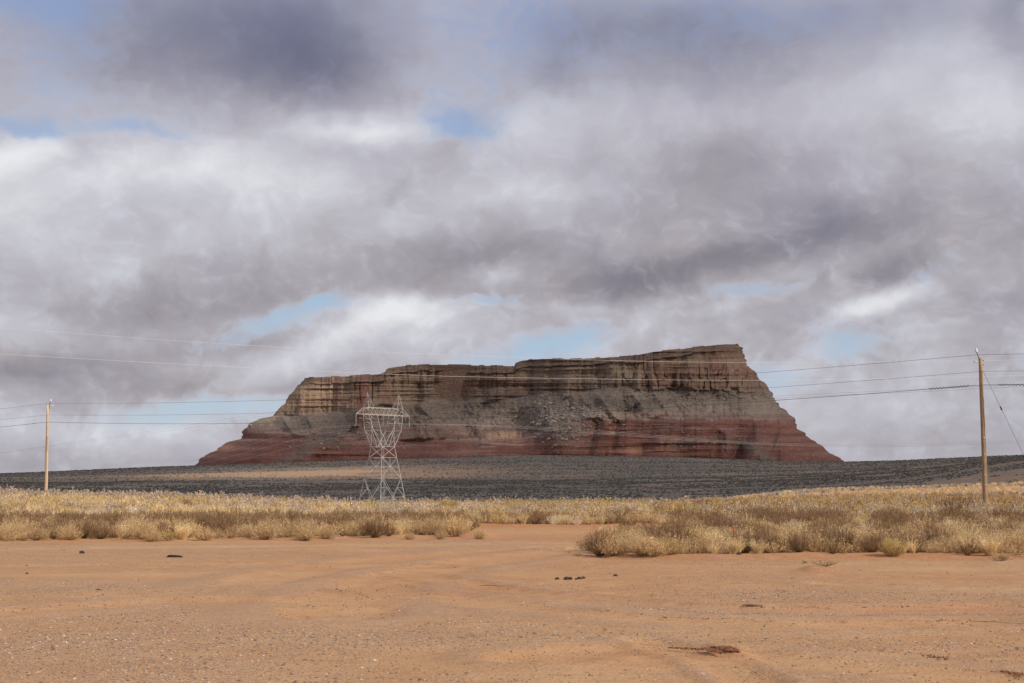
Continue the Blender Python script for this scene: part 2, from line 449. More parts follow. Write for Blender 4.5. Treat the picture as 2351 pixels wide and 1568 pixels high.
    dotm = N.math('LESS_THAN', vor.outputs['Distance'], N.maprange(sepc.outputs[1], 0, 1, .12, .5))
    streak = N.noise(N.vmath('MULTIPLY', pos, (1.0, 4.5, 1)).outputs[0], 1.4, 6, .7)
    grain = N.noise(pos, 75.0, 3, .7)
    c = N.mix(N.math('MULTIPLY', N.maprange(streak, .52, .68), .55), c, (.33, .165, .085))
    c = N.mix(N.math('MULTIPLY', N.maprange(streak, .46, .34), .35), c, (.52, .34, .22))
    c = N.mix(N.math('MULTIPLY', N.maprange(grain, .48, .66), .65), c, (.22, .13, .085))
    gm = N.maprange(N.math('ADD', attr(N, 'grav'), N.math('ADD', N.math('MULTIPLY_ADD', n2, 1.4, -.7), N.math('MULTIPLY_ADD', n1, 1.6, -.8))), .25, 1.0)
    c = N.mix(N.math('MULTIPLY', gm, .38), c, (.34, .215, .135))
    c = N.mix(N.math('MULTIPLY', N.math('MULTIPLY', dotm, gm), .75), c, stone)
    c = N.mix(N.math('MULTIPLY', N.maprange(n2, .42, .30), .35), c, (.27, .13, .075))
    # the plain: bluish grey brush on brown soil, in dots that thin out where the soil shows
    st = N.vmath('MULTIPLY', pos, (1, .8, 1)).outputs[0]
    fv = N.n('ShaderNodeTexVoronoi'); N.put(fv.inputs['Vector'], st); fv.inputs['Scale'].default_value = .33
    fn = N.noise(pos, .09, 5, .68); fn2 = N.noise(pos, .55, 3, .6)
    soilc = N.mix(N.maprange(fn, .4, .62), (.30, .215, .145), (.36, .20, .11))
    brush = N.mix(N.maprange(fn2, .3, .7), (.105, .098, .088), (.195, .178, .14))
    cov = N.math('ADD', N.math('MULTIPLY', attr(N, 'soil'), .55), N.math('MULTIPLY_ADD', fv.outputs['Distance'], .55, -.28))
    cov = N.math('ADD', cov, N.math('MULTIPLY_ADD', fn, .9, -.5))
    pc = N.mix(N.maprange(cov, .18, .62), brush, soilc)
    pc = N.mix(N.math('MULTIPLY', attr(N, 'ridge'), .65), pc, (.26, .225, .165))
    c = N.mix(attr(N, 'far'), c, pc)
    N.link(c, bs.inputs['Base Color'])
    h = N.math('ADD', N.math('MULTIPLY', n2, .35), N.math('MULTIPLY', N.math('MULTIPLY', dotm, gm), .5))
    h = N.math('ADD', h, N.math('MULTIPLY', n1, .5))
    bump(N, bs, h, 1.0, 0.05)
    me.materials.append(M)
    link("ground", me, kind="structure")
build_ground()

# ------------------------------------------------------------------ the mesa
MY0, MYM = 2900.0, 3260.0       # front foot and middle depth
SKYL = [(700,868),(720,866.5),(760,865),(800,864),(840,861),(884,859),(886,849),(893,845),(915,842),(945,838.5),(1010,837.5),(1100,839.5),(1181,841),(1184,833),(1200,828),(1225,825.5),(1262,823.5),(1320,824.5),(1385,821.5),(1450,818),(1500,808),(1550,803.5),(1600,797),(1650,791.5),(1697,790)]
LEFT = [(1070,446),(1062,451),(1052,462),(1040,482),(1030,500),(1016,520),(1011,540),(1008,552),(985,560),(972,571),(960,603),(955,628),(938,640),(918,660),(905,668),(880,690),(868,698),(850,712),(790,760)]
RIGHT = [(1070,1950),(1060,1940),(1050,1925),(1035,1900),(1010,1868),(990,1840),(975,1828),(957,1821),(945,1808),(938,1800),(932,1788),(915,1780),(905,1774),(895,1763),(884,1759),(870,1745),(850,1731),(835,1713),(822,1708),(800,1703),(790,1697),(780,1690)]
RB = [(440,1000),(560,990),(700,995),(850,1002),(940,1011),(1100,1012),(1200,1003),(1250,985),(1300,970),(1500,963),(1700,962),(1830,965),(1950,980)]
CB = [(440,990),(600,962),(650,950),(760,946),(850,936),(900,925),(1000,918),(1200,912),(1400,892),(1600,897),(1700,900),(1770,905),(1950,960)]
def mesa_field(s, lev):
    """s in 0..1 along the front from the left nose to the right one, lev = photograph height level"""
    L = np.interp(-lev, [-v for v, u in LEFT], [u for v, u in LEFT])
    Rr = np.interp(-lev, [-v for v, u in RIGHT], [u for v, u in RIGHT])
    return L, Rr
def build_mesa():
    NS, NL = 1300, 250
    s = np.linspace(0, 1, NS)
    # the noses get denser columns
    f = s - 0.012 * np.sin(4 * np.pi * s)
    levs = np.linspace(1085, 789, NL)
    LV, SS = np.meshgrid(levs, f, indexing='ij')
    L, Rr = mesa_field(SS, LV)
    U = L + (Rr - L) * SS
    # ragged outline at the noses
    rag = 7 * fbm(LV / 9, LV * 0 + 3.3, 4, 41, .6)
    U = U + rag * (np.exp(-SS * 40)) + 8 * fbm(LV / 8, LV * 0 + 8.3, 4, 42, .6) * np.exp(-(1 - SS) * 40)
    top = tab(U, SKYL)
    top = top - 1.2 * np.abs(fbm(U / 6, U * 0 + .5, 3, 43)) - 1.6 * (vnoise(U / 14, U * 0, 44) > .6)
    V_ = np.maximum(LV, top)
    over = np.maximum(top - LV, 0)
    rb = tab(U, RB) + 6 * fbm(U / 110, U * 0 + 9, 3, 49) + 2.5 * fbm(U / 40, U * 0 + 4, 3, 45) + 3 * fbm(U / 9, U * 0, 2, 46) * sstep(1250, 1300, U)
    cb = np.maximum(tab(U, CB) + 9 * fbm(U / 55, U * 0 + 2, 3, 47), top + 25)
    rb = np.maximum(rb, cb + 12)
    capb = top + 15 + 5 * fbm(U / 50, U * 0, 2, 48)
    foot = 1068.0
    w = np.where(V_ > rb, (foot - V_) / (foot - rb),
        np.where(V_ > cb, 1 + (rb - V_) / (rb - cb),
        np.where(V_ > capb, 2 + (cb - V_) / (cb - capb + 1e-6), 3 + (capb - V_) / (capb - top + 1e-6))))
    sb = np.interp(w, [-1, 0, .5, .97, 1.0, 1.1, 1.5, 1.95, 2.0, 2.5, 2.97, 3.0, 3.25, 3.3, 3.7, 4],
                      [-60, 0, 42, 95, 100, 118, 172, 225, 232, 243, 252, 246, 252, 262, 270, 276])
    sb = sb + over * 3.5
    # mass outline: the left block stands forward, a recess in the middle, the right block forward again
    mass = 60 * np.exp(-((U - 1020) / 130) ** 2) - 20 * np.exp(-((U - 830) / 30) ** 2) + 25 * np.exp(-((U - 1250) / 90) ** 2) - 45 * sstep(1185, 1600, U)
    mass = mass * sstep(.3, 2, w) + 45 * fbm(U / 120, LV / 500, 3, 50) * sstep(0, 1, w)
    cl = sstep(1.9, 2.05, w)                    # cliff
    # buttresses and vertical joints in the cliff
    but = 32 * fbm(U / 42, LV / 320, 3, 51) + 4 * (1 - 2 * np.abs(fbm(U / 17, LV / 120, 3, 52)))
    crack = -5 * np.exp(-(fbm(U / 24, LV / 150, 2, 53) / .05) ** 2) * (vnoise(U / 60, LV / 200, 54) > .4)
    slab = 6 * np.floor(3 * vnoise(U / 30 + .2 * fbm(LV / 20, U / 30, 2, 5), LV / 60, 55)) / 3
    alc = 12 * np.exp(-(((U - 1130) / 28) ** 2 + ((LV - 885) / 14) ** 2)) + 10 * np.exp(-(((U - 1380) / 30) ** 2 + ((LV - 862) / 16) ** 2)) + 9 * np.exp(-(((U - 1010) / 20) ** 2 + ((LV - 890) / 16) ** 2))
    led = 5.0 * (fbm(U / 260, V_ / 8, 2, 56)) + 3.0 * fbm(U / 90, V_ / 4.5, 2, 57)
    # gullies of the red skirt
    sk = sstep(1.05, .9, w)
    gul = .65 * (7 + 9 * sstep(1600, 1760, U)) * np.abs(fbm(U / 24, V_ / 200, 2, 58)) + 14 * np.abs(fbm(U / 80, V_ / 300, 2, 59))
    gul = gul * (1 + 1.3 * sstep(1550, 1800, U))
    tal = sstep(.95, 1.1, w) * sstep(2.02, 1.9, w)
    rub = 3 * fbm(U / 7, V_ / 6, 3, 60, .5) + 26 * fbm(U / 60 + V_ / 40, V_ / 60, 3, 61) + 20 * np.abs(fbm(U / 30, V_ / 40, 3, 62))
    knob = 26 * np.abs(fbm(U / 17, V_ / 22, 2, 63)) * sstep(1640, 1760, U)
    dep = sb + mass - cl * (but + crack * -1 * -1 + slab) + cl * alc * 1.6 + led * (.5 + .8 * cl + .5 * sk) - sk * gul - tal * (rub + knob)
    dep = dep - (18 + 26 * sstep(1450, 1650, U)) * sk * (1 - 3 * np.abs(fbm(U / 62 + V_ / 160, V_ / 500, 2, 68))) - 17 * tal * (1 - 3 * np.abs(fbm(U / 70 - V_ / 90, V_ / 300, 2, 69)))
    pil = sstep(1250, 1500, U) * sstep(1.95, 2.02, w) * sstep(2.75, 2.4, w)
    dep = dep - pil * (16 * np.abs(fbm(U / 13, V_ / 70, 3, 65)) + 9 * (vnoise(U / 9, V_ / 22, 66) > .5)) 
    dep = dep - 45 * np.exp(-((U - 828) / 18) ** 2) * sstep(925, 945, V_) * sstep(1012, 990, V_)
    dep = dep - 40 * np.exp(-((U - 1808) / 26) ** 2) * sstep(1020, 1066, V_)
    dep = dep - 22 * sstep(1560, 1700, U) * sk * (1 - 2.2 * np.abs(fbm(U / 34, V_ / 400, 2, 67)))
    dep = dep + 2.5 * fbm(U / 5, V_ / 4, 3, 64) * (.4 + .6 * tal)
    # debris fan in the middle of the left face and rubble chute
    fan = lambda u0, v0, u1, v1, wd, h: h * np.exp(-(((U - (u0 + (u1 - u0) * np.clip((V_ - v0) / (v1 - v0), 0, 1))) / wd) ** 2)) * sstep(v0 - 12, v0 + 10, V_)
    dep = dep - fan(860, 925, 700, 1055, 32, 45) - fan(1235, 925, 1290, 1030, 30, 34) - fan(1430, 905, 1330, 985, 22, 18) - fan(1640, 975, 1770, 1060, 22, 14)
    half = (MYM - MY0) - dep * (1)
    half = np.maximum(half, 22)
    # the plan closes round each nose
    WL, WR = 300., 330.
    cL = np.clip(1 - (U - L) / WL, 0, 1); cR = np.clip(1 - (Rr - U) / WR, 0, 1)
    E = (1 - cL ** 2.3) ** (1 / 2.0) * (1 - cR ** 2.3) ** (1 / 2.0)
    YF = MYM - half * E
    X, Yy, Z = wpt(U, V_, YF)
    # plateau runs back level from the rim
    idx = over > 0
    zr = EYE + ray(U, top)[1] * (MYM - 90)
    P = np.stack([X, Yy, Z], -1)
    # back side: a plain mirror image, gently rough
    NB = 160
    sbk = np.linspace(0, 1, NB); 
    LVb, SB = np.meshgrid(levs, sbk, indexing='ij')
    Lb, Rb_ = mesa_field(SB, LVb)
    Ub = Rb_ + (Lb - Rb_) * SB
    tb = tab(Ub, SKYL) + 3
    Vb = np.maximum(LVb, tb)
    ob = np.maximum(tb - LVb, 0)
    cLb = np.clip(1 - (Ub - Lb) / WL, 0, 1); cRb = np.clip(1 - (Rb_ - Ub) / WR, 0, 1)
    Eb = (1 - cLb ** 2.3) ** .5 * (1 - cRb ** 2.3) ** .5
    hb = np.maximum(330 - (1068 - Vb) * 1.0 - ob * 3.5 + 25 * fbm(Ub / 40, LVb / 60, 3, 71), 20)
    Xb, Yb, Zb = wpt(Ub, Vb, MYM + 0 * Ub)
    Yb = MYM + hb * Eb + 0 * Xb
    PB = np.stack([Xb, Yb, Zb], -1)
    ALL = np.concatenate([P, PB[:, 1:-1]], 1); nc = ALL.shape[1]
    i = np.arange(NL - 1)[:, None]; j = np.arange(nc)[None, :]; j2 = (j + 1) % nc
    Fc = np.stack([i * nc + j, i * nc + j2, (i + 1) * nc + j2, (i + 1) * nc + j], -1).reshape(-1, 4)
    # cap: join front and back of the last ring
    t = (NL - 1) * nc
    fj = np.arange(NS - 1)
    bk = NS + ((NS - 1 - fj) * (nc - NS - 1) // (NS - 1)).clip(0, nc - NS - 1); bk2 = NS + ((NS - 2 - fj) * (nc - NS - 1) // (NS - 1)).clip(0, nc - NS - 1)
    capf = np.stack([t + fj, t + fj + 1, t + bk2, t + bk], -1)
    # colours of the rock, with some patches of sunlight painted in
    def rock(u, v, w, top, over):
        n = lambda a, b, sd, o=3: fbm(u / a, v / b, o, sd)
        col = np.zeros(u.shape + (3,))
        A = lambda r, g, b: np.array([r, g, b])
        blob = lambda a, b, ra, rb_, k=.6: np.exp(-(((u - a) / ra) ** 2 + ((v - b) / rb_) ** 2)) * k * (1 + .9 * n(12, 8, 98))
        def lay(m, c): 
            m = np.clip(m, 0, 1)[..., None]
            col[:] = col * (1 - m) + c * m
        col[:] = A(.190, .086, .066)
        V0 = v; v = v + 2.2 * n(140, 60, 99); bands = n(120, 10, 81, 4)
        lay(sstep(.05, .5, bands) * .75, A(.255, .135, .105))
        lay(sstep(.1, .6, -bands) * .6, A(.135, .058, .047))
        pale = np.exp(-((v - (tab(u, [(1150, 1006), (1240, 1003), (1300, 1000), (1400, 994), (1520, 987), (1600, 984), (1750, 985)]))) / 2.6) ** 2) * sstep(1180, 1240, u) * sstep(1800, 1600, u)
        lay(sstep(.0, .4, n(170, 6, 103, 3)) * sstep(.1, .3, w) * .45, A(.26, .17, .135))
        lay(sstep(.1, .5, n(60, 14, 104, 4)) * .4, A(.20, .14, .11))
        lay(pale * (.55 + .9 * n(50, 4, 83)), A(.33, .27, .25))
        # pink and cream streaky beds on the upper red slope
        stk = sstep(.0, .35, n(110, 5.5, 84, 3)) * sstep(.55, .9, w) * sstep(1.15, 1.0, w)
        lay(stk * .5 * sstep(1450, 1250, u), A(.38, .28, .25))
        lay(sstep(0, .4, n(75, 5, 85, 3)) * np.exp(-((v - 1012) / 26) ** 2) * sstep(1020, 1120, u) * sstep(1420, 1280, u) * .75, A(.40, .29, .26))
        # grey brown slopes
        t = sstep(.97, 1.03, w)
        lay(t, A(.205, .170, .138))
        lay(t * sstep(.05, .5, n(120, 7, 86)) * .5, A(.31, .27, .225))
        lay(t * np.exp(-((w - 1.1) / .13) ** 2) * (.5 + n(40, 6, 87)) * sstep(1100, 1500, u), A(.34, .295, .245))
        lay(t * sstep(.1, .5, n(9, 7, 88, 4)) * sstep(2.05, 1.9, w) * .55, A(.15, .13, .105))
        lay(t * sstep(0, .3, n(100, 5, 89)) * sstep(1.5, 1.1, w) * .5, A(.22, .11, .095))
        lay(t * sstep(-.15, .3, n(200, 9, 101, 3)) * sstep(1.75, 1.15, w) * .6, A(.225, .125, .098))
        lay(t * sstep(.05, .4, n(160, 7, 102, 3)) * sstep(1.6, 1.1, w) * .6, A(.36, .28, .225))
        # cliff
        c = sstep(1.97, 2.08, w + .06 * n(8, 8, 90))
        lay(c, A(.265, .195, .140))
        lay(c * sstep(0, .5, n(110, 9, 91)) * .5, A(.34, .265, .19))
        lay(c * sstep(.0, .45, n(26, 110, 92, 3) + .35 * n(60, 60, 93)) * .62, A(.185, .108, .086))
        lay(c * sstep(.1, .5, n(9, 60, 94, 3)) * .35, A(.14, .10, .085))
        lay(c * sstep(1500, 1250, u) * sstep(880, 1150, u) * .25, A(.19, .15, .12))
        lay(c * sstep(900, 640, u) * .45, A(.42, .30, .19))  # left cliff painted warmer and paler, as if partly sunlit
        lay(sstep(2.88, 3.02, w + .03 * n(20, 5, 95)) * .85, A(.150, .105, .080))
        lay(sstep(2.88, 3.02, w) * sstep(0, .4, n(60, 4, 96)) * .6, A(.25, .18, .13))
        lay(sstep(.2, .6, over) * .9, A(.17, .14, .105))
        # sunlit patches painted pale on the far left spur and low on the front
        lay(np.exp(-(((u - 520) / 26) ** 2 + ((v - 1026) / 9) ** 2)) * .8, A(.46, .27, .17))
        lay(np.exp(-(((u - 1455) / 55) ** 2 + ((v - 1034) / 6) ** 2)) * .7, A(.36, .22, .15))
        lay(np.exp(-(((u - 1160) / 55) ** 2 + ((v - 999) / 12) ** 2)) * .7, A(.40, .26, .17))
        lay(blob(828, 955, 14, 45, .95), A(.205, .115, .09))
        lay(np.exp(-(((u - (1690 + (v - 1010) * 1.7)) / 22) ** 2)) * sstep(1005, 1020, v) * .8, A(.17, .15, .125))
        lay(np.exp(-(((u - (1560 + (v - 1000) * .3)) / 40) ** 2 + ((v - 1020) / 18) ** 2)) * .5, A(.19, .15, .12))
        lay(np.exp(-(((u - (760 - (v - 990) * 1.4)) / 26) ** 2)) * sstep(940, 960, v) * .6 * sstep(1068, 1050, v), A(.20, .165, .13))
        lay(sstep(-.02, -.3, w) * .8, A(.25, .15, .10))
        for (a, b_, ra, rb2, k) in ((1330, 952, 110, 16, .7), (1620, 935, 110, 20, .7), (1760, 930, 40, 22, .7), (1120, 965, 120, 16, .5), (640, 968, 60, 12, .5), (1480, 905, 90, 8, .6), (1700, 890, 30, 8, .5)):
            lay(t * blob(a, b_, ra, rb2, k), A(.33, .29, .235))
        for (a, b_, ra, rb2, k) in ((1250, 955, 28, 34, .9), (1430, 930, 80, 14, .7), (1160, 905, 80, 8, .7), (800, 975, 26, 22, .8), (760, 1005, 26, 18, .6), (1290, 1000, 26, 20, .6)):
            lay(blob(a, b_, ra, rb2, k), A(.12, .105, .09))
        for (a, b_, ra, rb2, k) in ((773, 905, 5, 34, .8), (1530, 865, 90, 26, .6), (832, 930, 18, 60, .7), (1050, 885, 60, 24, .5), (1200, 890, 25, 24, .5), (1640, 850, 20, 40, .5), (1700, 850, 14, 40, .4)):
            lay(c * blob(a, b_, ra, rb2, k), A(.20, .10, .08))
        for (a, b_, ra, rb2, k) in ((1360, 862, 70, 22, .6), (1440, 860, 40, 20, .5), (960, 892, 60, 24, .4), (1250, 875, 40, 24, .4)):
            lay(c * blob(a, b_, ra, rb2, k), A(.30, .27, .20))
        col *= np.array([1.04, .95, .90]) * (1 + .14 * n(5, 5, 97, 3))[..., None]
        return np.clip(col, .01, 1)
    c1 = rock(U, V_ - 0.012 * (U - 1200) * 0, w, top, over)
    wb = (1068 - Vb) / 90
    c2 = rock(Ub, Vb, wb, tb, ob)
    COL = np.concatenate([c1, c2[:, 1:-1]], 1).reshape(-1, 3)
    me = npmesh("mesa", ALL.reshape(-1, 3), np.vstack([Fc, capf]), None, COL, None, False)
    M, N, bs = mat_new("layered_sandstone", .95)
    pos = N.n('ShaderNodeNewGeometry').outputs['Position']
    st = N.vmath('MULTIPLY', pos, (.5, .5, 1.0)).outputs[0]
    a = N.noise(pos, .16, 6, .7); b_ = N.noise(st, .22, 5, .65)
    k = N.math('MULTIPLY', N.maprange(a, .3, .7, .86, 1.14), N.maprange(b_, .3, .7, .84, 1.16))
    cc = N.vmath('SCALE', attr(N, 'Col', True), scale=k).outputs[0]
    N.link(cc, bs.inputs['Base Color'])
    bump(N, bs, N.math('ADD', a, b_), 0.6, 6.0)
    me.materials.append(M)
    link("mesa", me, kind="structure")
    return P, U, V_, w
MP, MU, MV, MW = build_mesa()

# ------------------------------------------------------------------ rock shapes and rubble
def lump(seed, n=1):
    """a rough stone: subdivided octahedron, returns V, F(tri)"""
    r = np.random.default_rng(seed)
    V = np.array([[1, 0, 0], [-1, 0, 0], [0, 1, 0], [0, -1, 0], [0, 0, 1], [0, 0, -1]], float)
    Fc = np.array([[0, 2, 4], [2, 1, 4], [1, 3, 4], [3, 0, 4], [2, 0, 5], [1, 2, 5], [3, 1, 5], [0, 3, 5]])
    for _ in range(n):
        vs = [tuple(v) for v in V]; cache = {}; nf = []
        def mid(a, b):
            k = (min(a, b), max(a, b))
            if k not in cache:
                m = (np.array(vs[a]) + np.array(vs[b])); m /= np.linalg.norm(m)
                vs.append(tuple(m)); cache[k] = len(vs) - 1
            return cache[k]
        for a, b, c in Fc:
            ab, bc, ca = mid(a, b), mid(b, c), mid(c, a)
            nf += [[a, ab, ca], [ab, b, bc], [ca, bc, c], [ab, bc, ca]]
        V = np.array(vs); Fc = np.array(nf)
    V = V * (1 + r.uniform(-.28, .22, (len(V), 1)))
    return V, Fc
def scatter(protos, X, Y, Z, S, squash, cols, rng):
    """merge many copies; S sizes, squash (lo, hi) z scale"""
    Vs, Fs, Cs = [], [], []; off = 0
    k = rng.integers(0, len(protos), len(X))
    for pi, (V, Fc) in enumerate(protos):
        m = np.where(k == pi)[0]
        if not len(m): continue
        th = rng.uniform(0, 2 * np.pi, len(m)); c, s = np.cos(th), np.sin(th)
        st = rng.uniform(.75, 1.3, (len(m), 2)); q = rng.uniform(*squash, len(m))
        vx = V[None, :, 0] * st[:, :1]; vy = V[None, :, 1] * st[:, 1:]
        P = np.stack([(vx * c[:, None] - vy * s[:, None]) * S[m, None] + X[m, None],
                      (vx * s[:, None] + vy * c[:, None]) * S[m, None] + Y[m, None],
                      V[None, :, 2] * (S[m] * q)[:, None] + Z[m, None]], -1)
        Vs.append(P.reshape(-1, 3)); Fs.append((Fc[None] + (np.arange(len(m)) * len(V))[:, None, None] + off).reshape(-1, Fc.shape[1]))
        Cs.append(np.repeat(cols[m], len(V), 0)); off += len(m) * len(V)
    return np.vstack(Vs), np.vstack(Fs), np.vstack(Cs)
def attr_mat(name, rough=.9, var=.3, scale=20.0, bumpd=0.0, transl=0.0):
    M, N, bs = mat_new(name, rough)
    pos = N.n('ShaderNodeNewGeometry').outputs['Position']
    a = N.noise(pos, scale, 4, .6)
    oi = N.n('ShaderNodeObjectInfo').outputs['Random']
    k = N.math('MULTIPLY', N.maprange(a, .3, .7, 1 - var, 1 + var), N.maprange(oi, 0, 1, .85, 1.15))
    cc = N.vmath('SCALE', attr(N, 'Col', True), scale=k).outputs[0]
    N.link(cc, bs.inputs['Base Color'])
    if bumpd: bump(N, bs, a, .8, bumpd)
    if transl:
        tr = N.n('ShaderNodeBsdfTranslucent'); N.link(cc, tr.inputs[0])
        mx = N.n('ShaderNodeMixShader'); mx.inputs[0].default_value = transl
        out = M.node_tree.nodes['Material Output']
        N.link(bs.outputs[0], mx.inputs[1]); N.link(tr.outputs[0], mx.inputs[2]); N.link(mx.outputs[0], out.inputs[0])
    return M
ROCKM = attr_mat("rubble_rock", .95, .3, .5, .3)
PEBM = attr_mat("pebble_stone", .85, .25, 60, .002)
lumps0 = [lump(i, 0) for i in range(6)]
lumps1 = [lump(20 + i, 1) for i in range(6)]
def build_talus():
    r = np.random.default_rng(3)
    zones = [(1270, 960, 42, 30, 900, 1), (760, 1010, 90, 30, 700, .6), (1240, 925, 70, 22, 500, .7), (1740, 1035, 45, 14, 300, .6),
             (1620, 1010, 70, 18, 260, .6), (1450, 935, 180, 25, 700, .6), (1000, 960, 120, 30, 500, .6), (1600, 905, 90, 8, 250, .9), (1880, 1050, 25, 6, 90, .8), (1350, 970, 40, 25, 350, .7), (1150, 985, 200, 20, 400, .5)]
    pts = []
    for (u, v, ru, rv, n, sc_) in zones:
        uu = r.normal(u, ru, n); vv = r.normal(v, rv, n)
        for a, b in zip(uu, vv):
            li = int(np.clip((1085 - b) / (1085 - 789) * 249, 0, 248))
            col = int(np.clip(np.searchsorted(MU[li], a), 1, MU.shape[1] - 2))
            p = MP[li, col]
            if 1.98 > MW[li, col] > -.1: pts.append((p[0], p[1], p[2], sc_))
    pts = np.array(pts)
    S = r.lognormal(.4, .5, len(pts)) * pts[:, 3] * np.where(pts[:, 2] < 90, .75, 1.2)
    base = np.array([[.25, .21, .17]]) * r.uniform(.55, 1.35, (len(pts), 1))
    V, Fc, Cc = scatter(lumps1, pts[:, 0], pts[:, 1], pts[:, 2], S, (.6, 1), base, r)
    link("talus_boulders", npmesh("talus_boulders", V, Fc, ROCKM, Cc), label="fallen boulders strewn over the talus slopes of the mesa", cat="boulders", kind="stuff")
build_talus()

# gravel on the lot
def build_gravel():
    r = np.random.default_rng(7)
    n = 265000
    az = r.uniform(-.46, .46, n); R = 11 * (50 / 11.) ** r.uniform(0, 1, n)
    R = np.where(r.random(n) < .55, r.uniform(11, 26, n), R)
    x = R * np.sin(az); y = R * np.cos(az)
    u, v = flat_uv(x, y)
    m, gr = track_mask(x, y)
    dens = .45 + .75 * fbm(x / 5, y / 3.2, 4, 23) + .85 * gr - .9 * m - 1.0 * np.exp(-(((u - 1420) / 330) ** 2 + ((v - 1508) / 24) ** 2))
    keep = (r.random(n) < np.clip(dens, .06, 1)) & (v > tab(u, FRONT) + 2)
    x, y = x[keep], y[keep]
    S = np.minimum(r.lognormal(-5.0, .5, len(x)), .030)
    z = ground_z(x, y) + S * .1
    pal = np.array([[.17, .125, .10], [.26, .18, .13], [.37, .26, .18], [.45, .34, .27], [.54, .45, .37], [.27, .13, .08], [.36, .19, .12]])
    cols = pal[r.choice(7, len(x), p=[.17, .20, .2, .16, .04, .09, .14])] * r.uniform(.8, 1.2, (len(x), 1))
    V, Fc, Cc = scatter(lumps0, x, y, z, S, (.45, .8), cols, r)
    link("gravel", npmesh("gravel", V, Fc, PEBM, Cc), label="loose gravel and small stones scattered over the dirt lot", cat="gravel", kind="stuff")
build_gravel()

# ------------------------------------------------------------------ plants
class Soup:
    def __init__(s): s.V = []; s.C = []
    def strips(s, P, W, S, col):
        """P (n,k,3) polylines, W (n,k) half widths, S (n,3) side vectors -> quads"""
        n, k = W.shape
        A = P - S[:, None] * W[..., None]; B = P + S[:, None] * W[..., None]
        Q = np.stack([A[:, :-1], B[:, :-1], B[:, 1:], A[:, 1:]], 2).reshape(-1, 4, 3)
        s.V.append(Q)
        if col.ndim == 2: col = np.repeat(col[:, None], k - 1, 1)
        s.C.append(np.repeat(col[:, :k - 1].reshape(-1, 1, 3), 4, 1))
    def leaves(s, P, size, col, rng):
        n = len(P)
        a = rng.normal(size=(n, 3)); a /= np.linalg.norm(a, axis=1, keepdims=True)
        b = np.cross(a, rng.normal(size=(n, 3))); b /= np.linalg.norm(b, axis=1, keepdims=True) + 1e-9
        sz = size[:, None]
        Q = np.stack([P - a * sz, P - b * sz * .45, P + a * sz, P + b * sz * .45], 1)
        s.V.append(Q); s.C.append(np.repeat(col[:, None], 4, 1))
    def get(s):
        V = np.concatenate(s.V).reshape(-1, 3); Cc = np.concatenate(s.C).reshape(-1, 3)
        V[:, 2] = np.maximum(V[:, 2], -.03)
        return V, np.arange(len(V)).reshape(-1, 4), Cc
def unit(a): return a / (np.linalg.norm(a, axis=-1, keepdims=True) + 1e-9)
def cvar(base, n, rng, v=.25):
    return np.clip(np.array(base)[None] * rng.uniform(1 - v, 1 + v, (n, 1)) * rng.uniform(.95, 1.05, (n, 3)), 0, 1)
def bushy(seed, h, rad, stems, twigs, leaves, lsize, ccol, lcol, tip=None, wst=.005, up=.5, rough=.22, r0=.12):
    """rounded or upright shrub: stems fan out of the crown, twigs on them, leaf flecks at the ends"""
    r = np.random.default_rng(seed); s = Soup()
    th = r.uniform(0, 2 * np.pi, stems); q = np.sqrt(r.random(stems))
    base = np.stack([np.cos(th) * q * rad * r0, np.sin(th) * q * rad * r0, np.zeros(stems)], 1)
    lob = 1 + rough * np.sin(th * 3 + r.uniform(0, 6)) + rough * .6 * np.sin(th * 5 + r.uniform(0, 6))
    phi = q * 1.25
    L = r.uniform(.75, 1.1, stems) * lob
    tipp = np.stack([np.cos(th) * np.sin(phi) * rad * L, np.sin(th) * np.sin(phi) * rad * L, (np.cos(phi) ** up) * h * r.uniform(.72, 1.08, stems) * (.85 + .15 * lob)], 1)
    mid = base * .5 + tipp * .5 + np.stack([np.cos(th) * .1 * rad, np.sin(th) * .1 * rad, -.06 * h * np.ones(stems)], 1) + r.normal(0, .03, (stems, 3)) * h
    P = np.stack([base, mid, tipp], 1)
    side = unit(np.cross(tipp - base, r.normal(size=(stems, 3))))
    Wd = np.tile(np.array([1.3, .9, .35]) * wst, (stems, 1)) * r.uniform(.7, 1.3, (stems, 1))
    s.strips(P, Wd, side, cvar(ccol, stems, r))
    k = r.integers(0, stems, twigs); t = r.uniform(.35, 1.0, twigs)[:, None]
    p0 = np.where(t < .5, base[k] + (mid[k] - base[k]) * t * 2, mid[k] + (tipp[k] - mid[k]) * (t * 2 - 1))
    d = unit(unit(tipp[k] - base[k]) + r.normal(0, .55, (twigs, 3)) + np.array([0, 0, .35]))
    ln = r.uniform(.08, .24, (twigs, 1)) * h
    p1 = p0 + d * ln * .5 + r.normal(0, .012, (twigs, 3)); p2 = p0 + d * ln + np.array([0, 0, .02]) * h
    s.strips(np.stack([p0, p1, p2], 1), np.tile(np.array([.7, .6, .3]) * wst, (twigs, 1)), unit(np.cross(d, r.normal(size=(twigs, 3)))), cvar(tip or ccol, twigs, r, .3))
    if leaves:
        k = r.integers(0, twigs, leaves); t = r.uniform(.15, 1.05, (leaves, 1))
        lp = p0[k] + (p2[k] - p0[k]) * t + r.normal(0, .012, (leaves, 3))
        lc = cvar(lcol, leaves, r, .35)
        s.leaves(lp, lsize * r.uniform(.6, 1.4, leaves), lc, r)
    return s.get()
